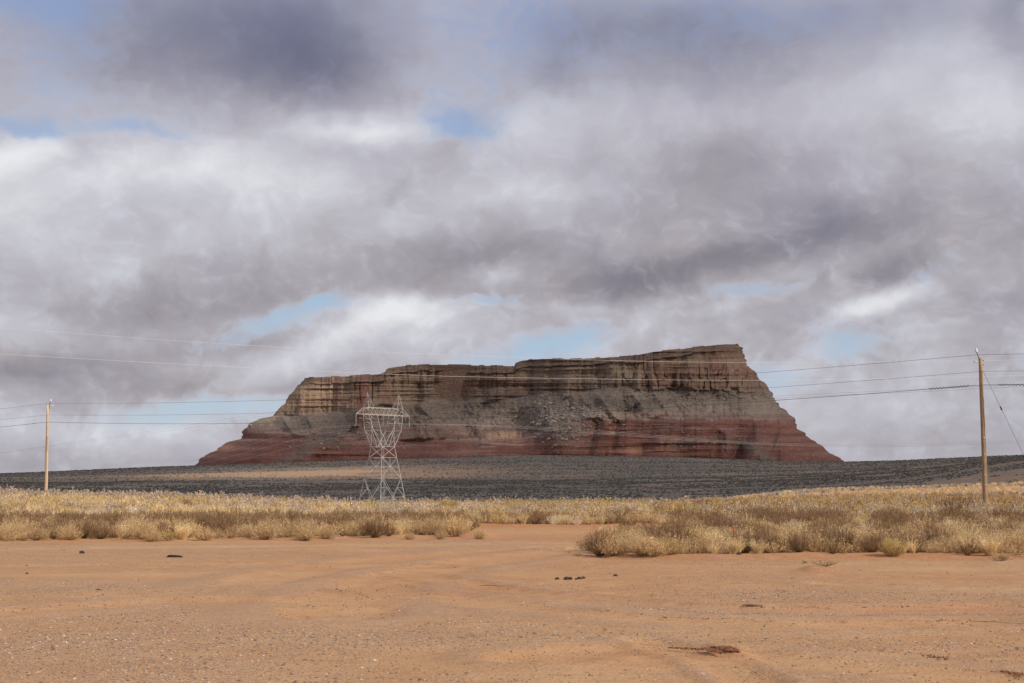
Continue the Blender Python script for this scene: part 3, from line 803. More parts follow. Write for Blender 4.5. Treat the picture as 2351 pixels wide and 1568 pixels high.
def tuft(seed, h, rad, blades, col, w=.004, seedheads=0, scol=None, lean=.5):
    r = np.random.default_rng(seed); s = Soup(); n = blades
    th = r.uniform(0, 2 * np.pi, n); q = np.sqrt(r.random(n))
    base = np.stack([np.cos(th) * q * rad * .35, np.sin(th) * q * rad * .35, np.zeros(n)], 1)
    a2 = th + r.normal(0, .7, n); le = r.uniform(.05, 1, n) ** 1.3 * lean
    L = h * r.uniform(.5, 1.1, n)
    d = np.stack([np.cos(a2) * np.sin(le), np.sin(a2) * np.sin(le), np.cos(le)], 1)
    mid = base + d * (L * .55)[:, None]
    tip = mid + unit(d + np.stack([np.cos(a2) * .35, np.sin(a2) * .35, -.12 * np.ones(n)], 1)) * (L * .45)[:, None]
    s.strips(np.stack([base, mid, tip], 1), np.tile(np.array([1, .85, .2]) * w, (n, 1)), unit(np.cross(d, r.normal(size=(n, 3)))), cvar(col, n, r, .28))
    if seedheads:
        k = r.integers(0, n, seedheads)
        s.leaves(tip[k] + r.normal(0, .02, (seedheads, 3)), np.full(seedheads, .02), cvar(scol or col, seedheads, r, .3), r)
    return s.get()
def yucca(seed, h=.7, n=70, w=.014):
    r = np.random.default_rng(seed); s = Soup()
    th = r.uniform(0, 2 * np.pi, n); le = r.uniform(.05, 1.45, n)
    d = np.stack([np.cos(th) * np.sin(le), np.sin(th) * np.sin(le), np.cos(le)], 1)
    b = np.tile([[0, 0, .06]], (n, 1)); L = h * r.uniform(.8, 1.1, n)[:, None]
    P = np.stack([b, b + d * L * .5, b + d * L + np.array([0, 0, -.03])], 1)
    s.strips(P, np.tile(np.array([1, .8, .08]) * w, (n, 1)), unit(np.cross(d, [0, 0, 1.] + r.normal(0, .1, (n, 3)))), cvar((.25, .27, .10), n, r, .3))
    return s.get()

VEG = attr_mat("dry_brush", .9, .22, 8, 0, .28)
KIND = {
 'saltbush': dict(cat='shrub', word='tan twiggy saltbush', mk=lambda s, q=1: bushy(s, .62, .52, int(110*q), int(900*q), int(1500*q), .016/q**.35, (.36, .235, .125), (.66, .47, .25), (.56, .385, .20), .0045/q**.4, .75)),
 'brown_weed': dict(cat='shrub', word='dark brown dry weed bush', mk=lambda s, q=1: bushy(s, .72, .5, int(130*q), int(1000*q), int(1100*q), .014/q**.35, (.20, .12, .065), (.36, .22, .115), (.28, .17, .09), .0045/q**.4, .5)),
 'bunch_grass': dict(cat='grass clump', word='pale straw bunch grass', mk=lambda s, q=1: tuft(s, .58, .3, int(520*q), (.78, .59, .32), .0036/q**.5, int(260*q), (.80, .62, .36), .6)),
 'rabbitbrush': dict(cat='shrub', word='golden domed rabbitbrush', mk=lambda s, q=1: bushy(s, .56, .5, int(200*q), int(900*q), int(1500*q), .015/q**.35, (.45, .32, .15), (.60, .43, .155), (.55, .39, .16), .0042/q**.4, .45, .08, .3)),
 'sagebrush': dict(cat='shrub', word='grey sagebrush', mk=lambda s, q=1: bushy(s, .6, .6, int(110*q), int(1000*q), int(1500*q), .017/q**.35, (.42, .33, .25), (.60, .49, .385), (.52, .42, .32), .005/q**.4, .55)),
 'skeleton_weed': dict(cat='shrub', word='bleached leafless weed', mk=lambda s, q=1: bushy(s, .55, .42, int(160*q), int(800*q), int(200*q), .012, (.76, .62, .46), (.78, .65, .5), (.78, .65, .5), .004/q**.4, .6)),
}
PROT = {}
def proto(kind, i):
    if (kind, i) not in PROT:
        V, Fc, Cc = KIND[kind]['mk'](100 * i + hash_name(kind))
        PROT[(kind, i)] = npmesh(kind, V, Fc, VEG, Cc)
    return PROT[(kind, i)]
def hash_name(k): return sum(ord(c) for c in k)

SECT = [(-999, 110, "left of the left utility pole"), (110, 300, "just right of the left utility pole"), (300, 500, "behind the flat black slab"),
        (500, 800, "between black slab and steel pylon"), (800, 950, "below the steel pylon"), (950, 1085, "left of the bare sand track"),
        (1085, 1400, "behind the bare sand track"), (1400, 1560, "beside the bare track's right end"), (1560, 1760, "near the red marker"),
        (1760, 1950, "behind the low sand mound"), (1950, 2180, "left of the right utility pole"), (2180, 9600, "at the right utility pole")]
plants = []      # (x, y, kind, scale)
r = np.random.default_rng(19)
def addp(u, v, kind, sc_, flat=True):
    x, y = gpt(u, v)
    plants.append((float(x), float(y), kind, sc_))
# plants one can point to in the photograph (u, v of their foot)
for a in [(1378,1279,'brown_weed',.95),(1412,1281,'saltbush',.95),(1440,1279,'saltbush',.75),(1475,1283,'saltbush',.8),(1505,1284,'saltbush',.85),(1540,1282,'rabbitbrush',.6),
          (1100,1238,'saltbush',.62),(1465,1224,'saltbush',1.0),(1492,1226,'saltbush',.9),(1435,1221,'brown_weed',.55),(1620,1245,'rabbitbrush',.95),(1560,1249,'rabbitbrush',.75),
          (1595,1247,'saltbush',.9),(1792,1252,'rabbitbrush',.95),(2050,1280,'rabbitbrush',.8),(1985,1250,'skeleton_weed',1.),(1830,1247,'skeleton_weed',1.05),(1690,1225,'bunch_grass',1.6),
          (1715,1200,'brown_weed',1.4),(1750,1205,'brown_weed',1.3),(1660,1226,'saltbush',1.),(1575,1205,'skeleton_weed',1.15),(1640,1246,'bunch_grass',1.1),(915,1216,'skeleton_weed',1.1),
          (2303,1291,'saltbush',.32),(1326,1279,'saltbush',.25),(1308,1270,'bunch_grass',.3),(1850,1292,'saltbush',.18),(2120,1243,'saltbush',1.3),(2185,1205,'brown_weed',1.5),(2210,1204,'brown_weed',1.3),
          (2240,1196,'sagebrush',1.3),(2280,1199,'sagebrush',1.2),(470,1242,'saltbush',.9),(610,1241,'saltbush',.95),(750,1240,'saltbush',.9),(330,1243,'saltbush',.95),(350,1245,'saltbush',.7),
          (940,1240,'saltbush',.5),(1010,1238,'saltbush',.55),(1045,1235,'saltbush',1.2),(860,1238,'brown_weed',1.),(1000,1233,'saltbush',1.1),(970,1234,'saltbush',.9)]:
    addp(*a)
for (u, y, kind, sc_) in [(880, 118, 'sagebrush', 1.5), (1118, 108, 'sagebrush', 1.6), (1195, 104, 'rabbitbrush', 2.1), (1228, 107, 'rabbitbrush', 1.7), (1265, 106, 'rabbitbrush', 2.1), (1320, 108, 'rabbitbrush', 1.6),
        (1030, 118, 'rabbitbrush', 1.8), (985, 112, 'rabbitbrush', 1.0), (1839, 106, 'sagebrush', 1.9), (2010, 108, 'sagebrush', 1.8), (2045, 108, 'sagebrush', 1.6), (1747, 96, 'sagebrush', 1.4), (1610, 98, 'sagebrush', 1.5),
        (260, 100, 'sagebrush', 1.6), (346, 125, 'sagebrush', 1.6), (224, 84, 'skeleton_weed', 1.3), (560, 92, 'skeleton_weed', 1.5), (120, 88, 'rabbitbrush', 1.2), (15, 92, 'rabbitbrush', 1.2), (690, 90, 'sagebrush', 1.3), (2190, 92, 'brown_weed', 2.1),
        (2260, 98, 'sagebrush', 1.9), (620, 118, 'sagebrush', 1.7), (430, 112, 'brown_weed', 1.2), (1450, 100, 'skeleton_weed', 1.5), (1550, 95, 'rabbitbrush', 1.4)]:
    plants.append((float(ray(u, HORIZ)[0]) * y, float(y), kind, sc_))
fixed = len(plants)
# the front belt of brush, denser towards its edge
cells = set()
def pick_kind(u, v, y, rr):
    n = 1.6 * fbm(np.array([u / 110.]), np.array([y / 7.]), 3, 33)[0]
    if v > tab(u, FRONT) - 12: opts = (('saltbush', .60), ('brown_weed', .20 + .3 * n), ('bunch_grass', .15 - .2 * n), ('rabbitbrush', .05))
    elif u < 1100 and v > 1195: opts = (('brown_weed', .7 + .4 * n), ('saltbush', .22), ('bunch_grass', .12), ('skeleton_weed', .03))
    elif u < 1100: opts = (('bunch_grass', .8), ('saltbush', .04), ('sagebrush', .07), ('rabbitbrush', .07))
    elif v > 1190: opts = (('brown_weed', .40 + .6 * n), ('saltbush', .30 - .2 * n), ('bunch_grass', .22), ('rabbitbrush', .08), ('sagebrush', .03), ('skeleton_weed', .07))
    else: opts = (('bunch_grass', .46 - .3 * n), ('saltbush', .2), ('brown_weed', .14), ('sagebrush', .1), ('rabbitbrush', .1))
    t = sum(max(p, 0) for _, p in opts); q = rr.random() * t
    for k, p in opts:
        q -= max(p, 0)
        if q <= 0: return k
    return opts[0][0]
cand = []
for it in range(32000):
    a_ = r.uniform(-.46, .46); R_ = math.sqrt(r.uniform(33 ** 2, 78 ** 2))
    x, y = R_ * math.sin(a_), R_ * math.cos(a_)
    cand.append((x, y))
cand = np.array(cand)
ok = is_veg(cand[:, 0], cand[:, 1])
cu, cv_ = flat_uv(cand[:, 0], cand[:, 1])
cand = cand[ok]; cu = cu[ok]; cv_ = cv_[ok]
grid = {}
def free(x, y, d):
    gx, gy = int(x // 1), int(y // 1)
    for i in (-1, 0, 1):
        for j in (-1, 0, 1):
            for (a, b) in grid.get((gx + i, gy + j), ()):
                if (a - x) ** 2 + (b - y) ** 2 < d * d: return False
    return True
def occ(x, y): grid.setdefault((int(x // 1), int(y // 1)), []).append((x, y))
for p in plants: occ(p[0], p[1])
pool = []
for (x, y), u, v in zip(cand, cu, cv_):
    if not free(x, y, .50): continue
    occ(x, y)
    k = pick_kind(u, v, y, r)
    sc_ = r.uniform(.55, 1.15) * (1.15 if k == 'brown_weed' and v < 1230 and u > 1500 else 1.0) * (.85 if v > tab(u, FRONT) - 6 else 1.0)
    pool.append((x, y, k, sc_, u, v))
pool.sort(key=lambda p: p[1] / p[3])
NIND = 520 - fixed
inside = [p for p in pool if abs(p[4] - 1175.5) < 1200]
for p in inside[:NIND]: plants.append(p[:4])
rest = [p for p in pool if abs(p[4] - 1175.5) >= 1200] + inside[NIND:]

named = []
for (x, y, k, sc_) in plants:
    z = gz(x, y)
    o = bpy.data.objects.new({'bunch_grass': 'bunch_grass'}.get(k, k), proto(k, int(r.integers(0, 5))))
    C.objects.link(o)
    o.location = (x, y, z - .01); o.rotation_euler = (r.normal(0, .05), r.normal(0, .05), r.uniform(0, 6.28))
    o.scale = (sc_ * r.uniform(.9, 1.15), sc_ * r.uniform(.9, 1.15), sc_ * r.uniform(.85, 1.12))
    u, v = flat_uv(np.array(x), np.array(y)); u = float(u); v = float(v)
    e = float(tab(u, FRONT)) - v
    row = "front-edge" if e < 5 else ("second-row" if e < 12 else ("third-row" if e < 19 else ("fourth-row" if e < 27 else ("fifth-row" if e < 36 else "rearmost"))))
    if e < -3: row = "lone low"
    sect = next(s_[2] for s_ in SECT if s_[0] <= u < s_[1])
    named.append((o, row, k, sect, u))
combo = {}
for t in named: combo.setdefault(t[1:4], []).append(t)
ONES = "first second third fourth fifth sixth seventh eighth ninth tenth eleventh twelfth thirteenth fourteenth fifteenth sixteenth seventeenth eighteenth nineteenth".split()
def ordinal(i):
    n = i + 1
    if n == 1: return "leftmost"
    if n < 20: w = ONES[n - 1]
    else:
        t = {2: "twent", 3: "thirt", 4: "fort", 5: "fift", 6: "sixt", 7: "sevent", 8: "eight", 9: "ninet"}[n // 10]
        w = t + "ieth" if n % 10 == 0 else t + "y-" + ONES[n % 10 - 1]
    return w + " from left"
PLUR = {'saltbush': 'saltbush shrubs', 'brown_weed': 'brown weed bushes', 'bunch_grass': 'bunch grass clumps', 'rabbitbrush': 'golden rabbitbrush domes', 'sagebrush': 'grey sagebrush', 'skeleton_weed': 'bleached weeds'}
for (row, k, sect), lst in combo.items():
    lst.sort(key=lambda t: t[4])
    for i, t in enumerate(lst):
        lab = f"{row} {KIND[k]['word']} {sect}"
        if len(lst) > 1: lab += ", " + (ordinal(i) if i < len(lst) - 1 else "rightmost")
        tag(t[0], lab, KIND[k]['cat'], PLUR[k] + " along the dirt lot")

def merge_plants(items, protos_lod, rng):
    """items: array of (x,y,z,s,kindindex)"""
    Vs, Fs, Cs = [], [], []; off = 0
    kinds = sorted(set(i[4] for i in items))
    for k in kinds:
        it = np.array([i[:4] for i in items if i[4] == k]); ps = protos_lod[k]
        sel = rng.integers(0, len(ps), len(it))
        for pi, (V, Fc, Cc) in enumerate(ps):
            m = it[sel == pi]
            if not len(m): continue
            th = rng.uniform(0, 6.28, len(m)); c, s = np.cos(th)[:, None], np.sin(th)[:, None]; S = m[:, 3:4]
            sz = S * rng.uniform(.85, 1.15, (len(m), 1))
            P = np.stack([(V[None, :, 0] * c - V[None, :, 1] * s) * S + m[:, :1], (V[None, :, 0] * s + V[None, :, 1] * c) * S + m[:, 1:2], V[None, :, 2] * sz + m[:, 2:3]], -1)
            Vs.append(P.reshape(-1, 3)); Fs.append((Fc[None] + (np.arange(len(m)) * len(V))[:, None, None] + off).reshape(-1, 4))
            Cs.append((Cc[None] * rng.uniform(.8, 1.2, (len(m), 1, 1))).reshape(-1, 3)); off += len(m) * len(V)
    return np.vstack(Vs), np.vstack(Fs), np.vstack(Cs)
def lod(q, n, scale_col=1.0):
    out = {}
    for k in KIND:
        out[k] = [KIND[k]['mk'](900 + 37 * i + hash_name(k), q) for i in range(n)]
    return out
LOD1 = lod(.30, 4)
LOD2 = lod(.11, 4)
LOD3 = lod(.05, 3)
# the rest of the brush close by
items = [(p[0], p[1], gz(p[0], p[1]) - .01, p[3], p[2]) for p in rest]
V, Fc, Cc = merge_plants(items, LOD1, r)
link("dry_brush", npmesh("dry_brush", V, Fc, VEG, Cc), label="mixed dry brush and grass filling the belt behind the nearest shrubs", cat="brush", kind="stuff")
# grass and brush from there to the crest
def mid_veg():
    rr = np.random.default_rng(29)
    n = 18000
    a_ = rr.uniform(-.46, .46, n); R_ = np.sqrt(rr.uniform(76 ** 2, 262 ** 2, n))
    R_ = np.where(rr.random(n) < .45, rr.uniform(76, 150, n), R_)
    x = R_ * np.sin(a_); y = R_ * np.cos(a_); z = ground_z(x, y)
    u, v = flat_uv(x, y)
    nz = fbm(x / 9, y / 9, 3, 77); nz2 = fbm(x / 22, y / 14, 2, 78)
    near, far = [], []
    q = rr.random(n)
    left = u < 1080
    for i in range(n):
        t = q[i]
        crest = R_[i] > 150
        if left[i]:
            if crest: k = 'sagebrush' if t < (.62 if u[i] < 760 else .3) + nz[i] * .8 else 'bunch_grass'
            else: k = 'sagebrush' if t < .03 + max(nz[i] - .15, 0) * .8 else ('rabbitbrush' if t > .93 else ('skeleton_weed' if t > .88 else 'bunch_grass'))
        else:
            if u[i] > 1500: k = 'brown_weed' if t < .17 + nz[i] * .4 else ('sagebrush' if t < .22 + nz2[i] * .3 else ('saltbush' if t < .45 else ('rabbitbrush' if t < .63 else 'bunch_grass')))
            else: k = 'rabbitbrush' if t < .16 + nz2[i] * .3 else ('sagebrush' if t < .24 else ('saltbush' if t < .36 else 'bunch_grass'))
        s_ = rr.uniform(.55, 1.35)
        if k == 'bunch_grass':
            s_ *= .75 if crest else .9
            if left[i] and nz2[i] > .38: continue
        if k == 'sagebrush': s_ *= 1.25
        if k in ('skeleton_weed', 'rabbitbrush'): s_ *= 1.2
        if R_[i] > 210 and not (u[i] > 1500) and rr.random() < .3: continue
        (near if R_[i] < 120 else far).append((x[i], y[i], z[i] - .02, s_ * (1.0 if R_[i] < 120 else 1.12), k))
    return near, far
nr_, fr_ = mid_veg()
V, Fc, Cc = merge_plants(nr_, LOD2, r)
link("dry_grass", npmesh("dry_grass", V, Fc, VEG, Cc), label="straw coloured grass and low shrubs covering the flat behind the brush belt", cat="grass", kind="stuff")
V, Fc, Cc = merge_plants(fr_, LOD3, r)
link("crest_brush", npmesh("crest_brush", V, Fc, VEG, Cc), label="grey and straw brush along the crest before the dark plain", cat="brush", kind="stuff")
# scattered shrubs on the lit rise at the right and the plain
def plain_shrubs():
    rr = np.random.default_rng(31)
    out = []
    n = 70000
    a_ = rr.uniform(-.46, .46, n); R_ = np.sqrt(rr.uniform(250 ** 2, 1500 ** 2, n))
    R_ = np.where(rr.random(n) < .16, rr.uniform(250, 520, n), R_)
    x = R_ * np.sin(a_); y = R_ * np.cos(a_)
    keep = fbm(x / 25, y / 25, 3, 80) + .9 * fbm(x / 260, y / 70, 2, 82) > -.3
    x, y, R_ = x[keep], y[keep], R_[keep]
    m = 26000
    a_ = rr.uniform(-.39, .39, m); R2 = np.sqrt(rr.uniform(1500 ** 2, 3000 ** 2, m))
    x = np.append(x, R2 * np.sin(a_)); y = np.append(y, R2 * np.cos(a_)); R_ = np.append(R_, R2)
    k2 = rr.random(len(x)) > 1.0 * np.exp(-((x + 260) / 230) ** 2 - ((y - 1950) / 360) ** 2)  # scrub thinned so the sunlit patch of soil looks brighter
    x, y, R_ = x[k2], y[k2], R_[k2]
    z = ground_z(x, y)
    S = rr.uniform(.35, .85, len(x)) * np.interp(R_, [250, 500, 1500, 3000], [.75, 1, 1.4, 2.2])
    pal = np.array([[.105, .10, .092], [.155, .148, .13], [.20, .18, .14], [.13, .11, .085], [.30, .25, .16]])
    cols = pal[rr.choice(5, len(x), p=[.32, .28, .16, .16, .08])] * rr.uniform(.8, 1.2, (len(x), 1))
    cols = np.where((R_ < 480)[:, None], cols * 1.55, cols)
    return scatter(lumps0, x, y, z + S * .15, S, (.45, .8), cols, rr)
V, Fc, Cc = plain_shrubs()
link("plain_scrub", npmesh("plain_scrub", V, Fc, VEG, Cc), label="low dark scrub dotting the shaded plain below the mesa", cat="scrub", kind="stuff")
# lit straw grass on the right rise
def rise_grass():
    rr = np.random.default_rng(37); n = 3600
    a_ = rr.uniform(.12, .46, n); R_ = rr.uniform(255, 470, n)
    x = R_ * np.sin(a_); y = R_ * np.cos(a_); z = ground_z(x, y)
    k = rr.random(n)
    it = [(x[i], y[i], z[i] - .02, rr.uniform(.8, 1.4), 'bunch_grass' if k[i] < .6 else 'sagebrush') for i in range(n)]
    return merge_plants(it, LOD3, rr)
V, Fc, Cc = rise_grass()
link("rise_grass", npmesh("rise_grass", V, Fc, VEG, Cc), label="sunlit straw grass and grey brush on the low rise at right", cat="grass", kind="stuff")

# yuccas on the crest
for i, (u, y, sc_, lab) in enumerate([(699, 128, 1.2, "green spiky yucca on the crest left of the pylon"), (855, 118, 1.5, "spiky yucca at the left foot of the steel pylon"),
        (886, 121, 1.6, "tall spiky yucca in front of the steel pylon's centre"), (914, 125, 1.3, "spiky yucca at the right foot of the steel pylon"), (1870, 120, 1.0, "small green yucca on the crest below the mesa's right end"),
        (1655, 118, 1.0, "small yucca on the crest behind the red marker")]):
    V, Fc, Cc = yucca(400 + i)
    x = (u - 1175.5) / 3283 * y
    o = link("yucca", npmesh("yucca", V, Fc, VEG, Cc), label=lab, cat="yucca", group="yuccas on the crest")
    o.location = (x, y, gz(x, y) - .02); o.scale = (sc_,) * 3; o.rotation_euler = (0, 0, i * 1.3)

# ------------------------------------------------------------------ rods, poles, pylon, wires
def plain_mat(name, c1, c2, scale=4, rough=.6, metal=0., stretch=(1, 1, 1), bd=0.0):
    M, N, bs = mat_new(name, rough)
    tcn = N.n('ShaderNodeTexCoord').outputs['Object']
    n = N.noise(N.vmath('MULTIPLY', tcn, stretch).outputs[0], scale, 5, .62)
    N.link(N.mix(N.maprange(n, .35, .65), c1, c2), bs.inputs['Base Color'])
    bs.inputs['Metallic'].default_value = metal
    if bd: bump(N, bs, n, .7, bd)
    return M
STEEL = plain_mat("galvanised_steel", (.37, .37, .375), (.54, .535, .52), .6, .55, .25)
RUSTY = plain_mat("rust_tinged_steel", (.50, .41, .32), (.60, .57, .53), .5, .6, .2)
PORC = plain_mat("insulator_porcelain", (.62, .60, .58), (.75, .74, .72), 5, .25)
BROWNP = plain_mat("amber_insulator", (.40, .26, .17), (.62, .5, .4), 3, .3)
DARK = plain_mat("dark_metal", (.035, .035, .04), (.07, .065, .06), 6, .5, .3)
WIRE_D = plain_mat("weathered_wire", (.09, .09, .10), (.13, .13, .13), 2, .6, .3)
WIRE_B = plain_mat("bright_aluminium_wire", (.62, .60, .56), (.72, .70, .66), 1, .45, .2)
WOODL = plain_mat("pale_pole_wood", (.52, .37, .21), (.68, .51, .32), 5, .85, 0, (4, 4, .25), .01)
WOODR = plain_mat("brown_pole_wood", (.23, .15, .09), (.42, .29, .18), 6, .85, 0, (4, 4, .35), .01)

def rods(name, segs, mat, parent=None, sides=4, **kw):
    """segs: list of (p0, p1, r0, r1)"""
    V, Fq = [], []
    for p0, p1, r0, r1 in segs:
        if mat in (STEEL, RUSTY): r0, r1 = r0 * .74, r1 * .74
        p0 = np.array(p0, float); p1 = np.array(p1, float); d = unit(p1 - p0)
        a = np.cross(d, [0, 0, 1.]) if abs(d[2]) < .95 else np.cross(d, [1., 0, 0])
        a = unit(a); b = np.cross(d, a); o = len(V)
        for p, rr in ((p0, r0), (p1, r1)):
            for i in range(sides):
                t = 2 * math.pi * (i + .5) / sides
                V.append(p + (a * math.cos(t) + b * math.sin(t)) * rr)
        for i in range(sides):
            j = (i + 1) % sides
            Fq.append((o + i, o + j, o + sides + j, o + sides + i))
        V.append(p0); V.append(p1); c0 = len(V) - 2
        for i in range(sides):
            j = (i + 1) % sides
            Fq.append((c0, o + j, o + i)); Fq.append((c0 + 1, o + sides + i, o + sides + j))
    me = bpy.data.meshes.new(name); me.from_pydata([tuple(v) for v in V], [], Fq); me.materials.append(mat)
    if sides > 5: me.polygons.foreach_set('use_smooth', np.array([len(f) == 4 for f in Fq]))
    return link(name, me, parent, **kw)
def tube(name, pts, rad, mat, parent=None, sides=5, **kw):
    """one continuous tube along pts"""
    P = np.array(pts, float); n = len(P)
    T = unit(np.gradient(P, axis=0)); a = unit(np.cross(T, np.where(np.abs(T[:, 2:3]) < .9, np.array([[0, 0, 1.]]), np.array([[1., 0, 0]])))); b = np.cross(T, a)
    rad = np.broadcast_to(rad, (n,))
    t = 2 * np.pi * np.arange(sides) / sides
    V = (P[:, None] + (a[:, None] * np.cos(t)[None, :, None] + b[:, None] * np.sin(t)[None, :, None]) * rad[:, None, None]).reshape(-1, 3)
    i = np.arange(n - 1)[:, None]; j = np.arange(sides)[None]; j2 = (j + 1) % sides
    Fc = np.stack([i * sides + j, i * sides + j2, (i + 1) * sides + j2, (i + 1) * sides + j], -1).reshape(-1, 4)
    return link(name, npmesh(name, V, Fc, mat, smooth=True), parent, **kw)
def lathe(name, prof, mat, parent=None, sides=10, mtx=None, **kw):
    prof = np.array(prof, float); t = 2 * np.pi * np.arange(sides) / sides
    V = np.stack([prof[:, :1] * np.cos(t), prof[:, :1] * np.sin(t), np.repeat(prof[:, 1:], sides, 1)], -1).reshape(-1, 3)
    if mtx is not None: V = np.array([tuple(mtx @ Vector(v)) for v in V])
    n = len(prof); i = np.arange(n - 1)[:, None]; j = np.arange(sides)[None]; j2 = (j + 1) % sides
    Fc = np.stack([i * sides + j, i * sides + j2, (i + 1) * sides + j2, (i + 1) * sides + j], -1).reshape(-1, 4)
    return link(name, npmesh(name, V, Fc, mat, smooth=True), parent, **kw)

def pole_at(u_base, u_top, v_top, y, rb, rt, mat, label):
    xb = (u_base - 1175.5) / F * (y * CP + 0)  # foot
    xb = float(ray(u_base, HORIZ)[0]) * y
    zb = gz(xb, y)
    xt, _, zt = [float(q) for q in wpt(u_top, v_top, y)]
    root = thing("utility_pole", (xb, y, zb), label=label, cat="utility pole", group="wooden utility poles")
    h = zt - zb; lx = xt - xb
    n = 14; segs = []
    P = [(lx * t + .03 * math.sin(t * 5), 0, -.3 + (h + .3) * t) for t in np.linspace(0, 1, n)]
    R_ = np.linspace(rb, rt, n)
    R_[-1] = rt
    P2 = P + [(P[-1][0], 0, P[-1][2] + .002)]
    tube("shaft", P2, list(R_) + [0.001], mat, root, 14)
    return root, lx, h, zb, xb
def pole_hardware(root, lx, h, side, rt):
    x0 = lx + side * rt
    # pin bracket rising beside the top and its insulator
    rods("pin_bracket", [((x0, 0, h - .45), (x0 + side * .02, 0, h + .02), .035, .035), ((x0 + side * .02, 0, h), (x0 + side * .16, 0, h + .42), .035, .025)], DARK, root, 6)
    lathe("pin_insulator", [(.001, 0), (.05, 0), (.11, .04), (.10, .09), (.06, .10), (.105, .14), (.095, .2), (.05, .22), (.07, .27), (.06, .31), (.001, .32)], PORC, root, 12, Matrix.Translation((x0 + side * .18, 0, h + .42)))
    return (x0 + side * .18, h + .42 + .31)
poleR, lxr, hr, zbr, xbr = pole_at(2260.5, 2252, 822, 104., .20, .135, WOODR, "brown weathered wooden utility pole with guy wire at right")
poleL, lxl, hl, zbl, xbl = pole_at(105.5, 110.5, 930, 170., .185, .125, WOODL, "pale sunlit wooden utility pole at far left")
# right pole: pin on its left, arrester below, small bracket lower down, bolts, guy
tr = pole_hardware(poleR, lxr, hr, -1, .135)
rods("arrester_arm", [((lxr - .12, 0, hr - .34), (lxr - .5, 0, hr - .26), .035, .035), ((lxr - .5, 0, hr - .27), (lxr - .56, 0, hr - .08), .03, .02)], PORC, poleR, 6)
rods("dead_end_bracket", [((lxr - .1, 0, hr - 2.05), (lxr - .38, 0, hr - 2.0), .03, .03), ((lxr - .36, 0, hr - 2.0), (lxr - .36, 0, hr - 1.86), .02, .02)], PORC, poleR, 6)
rods("bolt", [((lxr + .1, 0, hr - .18), (lxr + .2, 0, hr - .18), .03, .03)], DARK, poleR, 6)
rods("bolt", [((lxr + .1, 0, hr - .5), (lxr + .2, 0, hr - .5), .03, .03)], DARK, poleR, 6)
for k_, zz_ in enumerate((5.6, 4.4, 2.9, 2.2)):
    rods("pole_tag", [((.0 + lxr * zz_ / hr - .05, -.19, zz_), (lxr * zz_ / hr + .06, -.19, zz_), .03, .03)], PORC, poleR, 4)
gx1, gy1, gz1 = [float(q) for q in wpt(2351, 1046, 104.)]
g0 = (lxr + .14, 0, hr - 1.0); gl = np.array([gx1 - xbr, 0, gz1 - zbr]); gdir = gl - np.array(g0); gend = np.array(g0) + gdir * ((hr - 1.0) / -gdir[2]) 
gw = rods("guy_wire", [(g0, tuple(gend), .014, .014)], WIRE_D, poleR, 5)
gi = np.array(g0) + (gend - np.array(g0)) * .245
rods("strain_insulator", [(tuple(gi), tuple(gi + unit(gend - np.array(g0)) * .3), .055, .055)], DARK, gw, 6)
# left pole: pin on its right and small arm
tl = pole_hardware(poleL, lxl, hl, 1, .125)
rods("arrester_arm", [((lxl + .12, 0, hl - .2), (lxl + .65, 0, hl - .05), .035, .035), ((lxl + .62, 0, hl - .06), (lxl + .6, 0, hl + .25), .03, .02)], PORC, poleL, 6)
rods("ground_wire", [((lxl - .14, -.02, hl - .1), (lxl * .2 - .19, -.02, 3), .012, .012)], WIRE_D, poleL, 4)

def catmull(P, n=26):
    P = np.array(P, float); P = np.vstack([2 * P[0] - P[1], P, 2 * P[-1] - P[-2]]); out = []
    for i in range(1, len(P) - 2):
        t = np.linspace(0, 1, n, endpoint=False)[:, None]
        a, b, c, d = P[i - 1], P[i], P[i + 1], P[i + 2]
        out.append(.5 * ((2 * b) + (-a + c) * t + (2 * a - 5 * b + 4 * c - d) * t ** 2 + (-a + 3 * b - 3 * c + d) * t ** 3))
    return np.vstack(out + [P[-2:-1]])
def wpl(pts):  # (u, v, depth)
    return [tuple(float(q) for q in wpt(u, v, y)) for u, v, y in pts]
def sag(p0, p1, s, n=40):
    p0 = np.array(p0, float); p1 = np.array(p1, float); t = np.linspace(0, 1, n)[:, None]
    P = p0 + (p1 - p0) * t; P[:, 2] -= (4 * s * t * (1 - t))[:, 0]
    return P
def near_line(zL, zR, dxL, dxR, s_mid, rad, label, ext=(0, 0)):
    L = np.array([xbl + dxL, 170. - .16, zbl + zL]); Rr_ = np.array([xbr + dxR, 104. - .17, zbr + zR])
    d = Rr_ - L; 
    d2 = d.copy(); d2[2] = 0
    eL = L - d2 + np.array([-6, 6, ext[0]]); eR = Rr_ + d2 * .9 + np.array([0, 0, ext[1]])
    P = np.vstack([sag(eL, L, s_mid), sag(L, Rr_, s_mid)[1:], sag(Rr_, eR, s_mid)[1:]])
    return tube("overhead_wire", P, rad, WIRE_D, None, 5, label=label, cat="wire", group="wires strung between the wooden poles"), L, Rr_, P
zv = lambda v, y, zb: float(wpt(1175, v, y)[2]) - zb
wt1, *_ = near_line(zv(926, 170, zbl), zv(815, 104, zbr), lxl + .3, lxr - .31, 1.0, .012, "topmost thin dark wire carried on the wooden poles' pin insulators")
wt2, *_ = near_line(zv(952.5, 170, zbl), zv(853, 104, zbr), lxl * .9, lxr * .9, 1.0, .011, "middle thin dark wire between the two wooden poles")
wt3, L3, R3, P3 = near_line(zv(969, 170, zbl), zv(884, 104, zbr), lxl * .8, lxr * .8, 1.15, .018, "lowest and thickest dark cable on the wooden poles with spiral dampers")
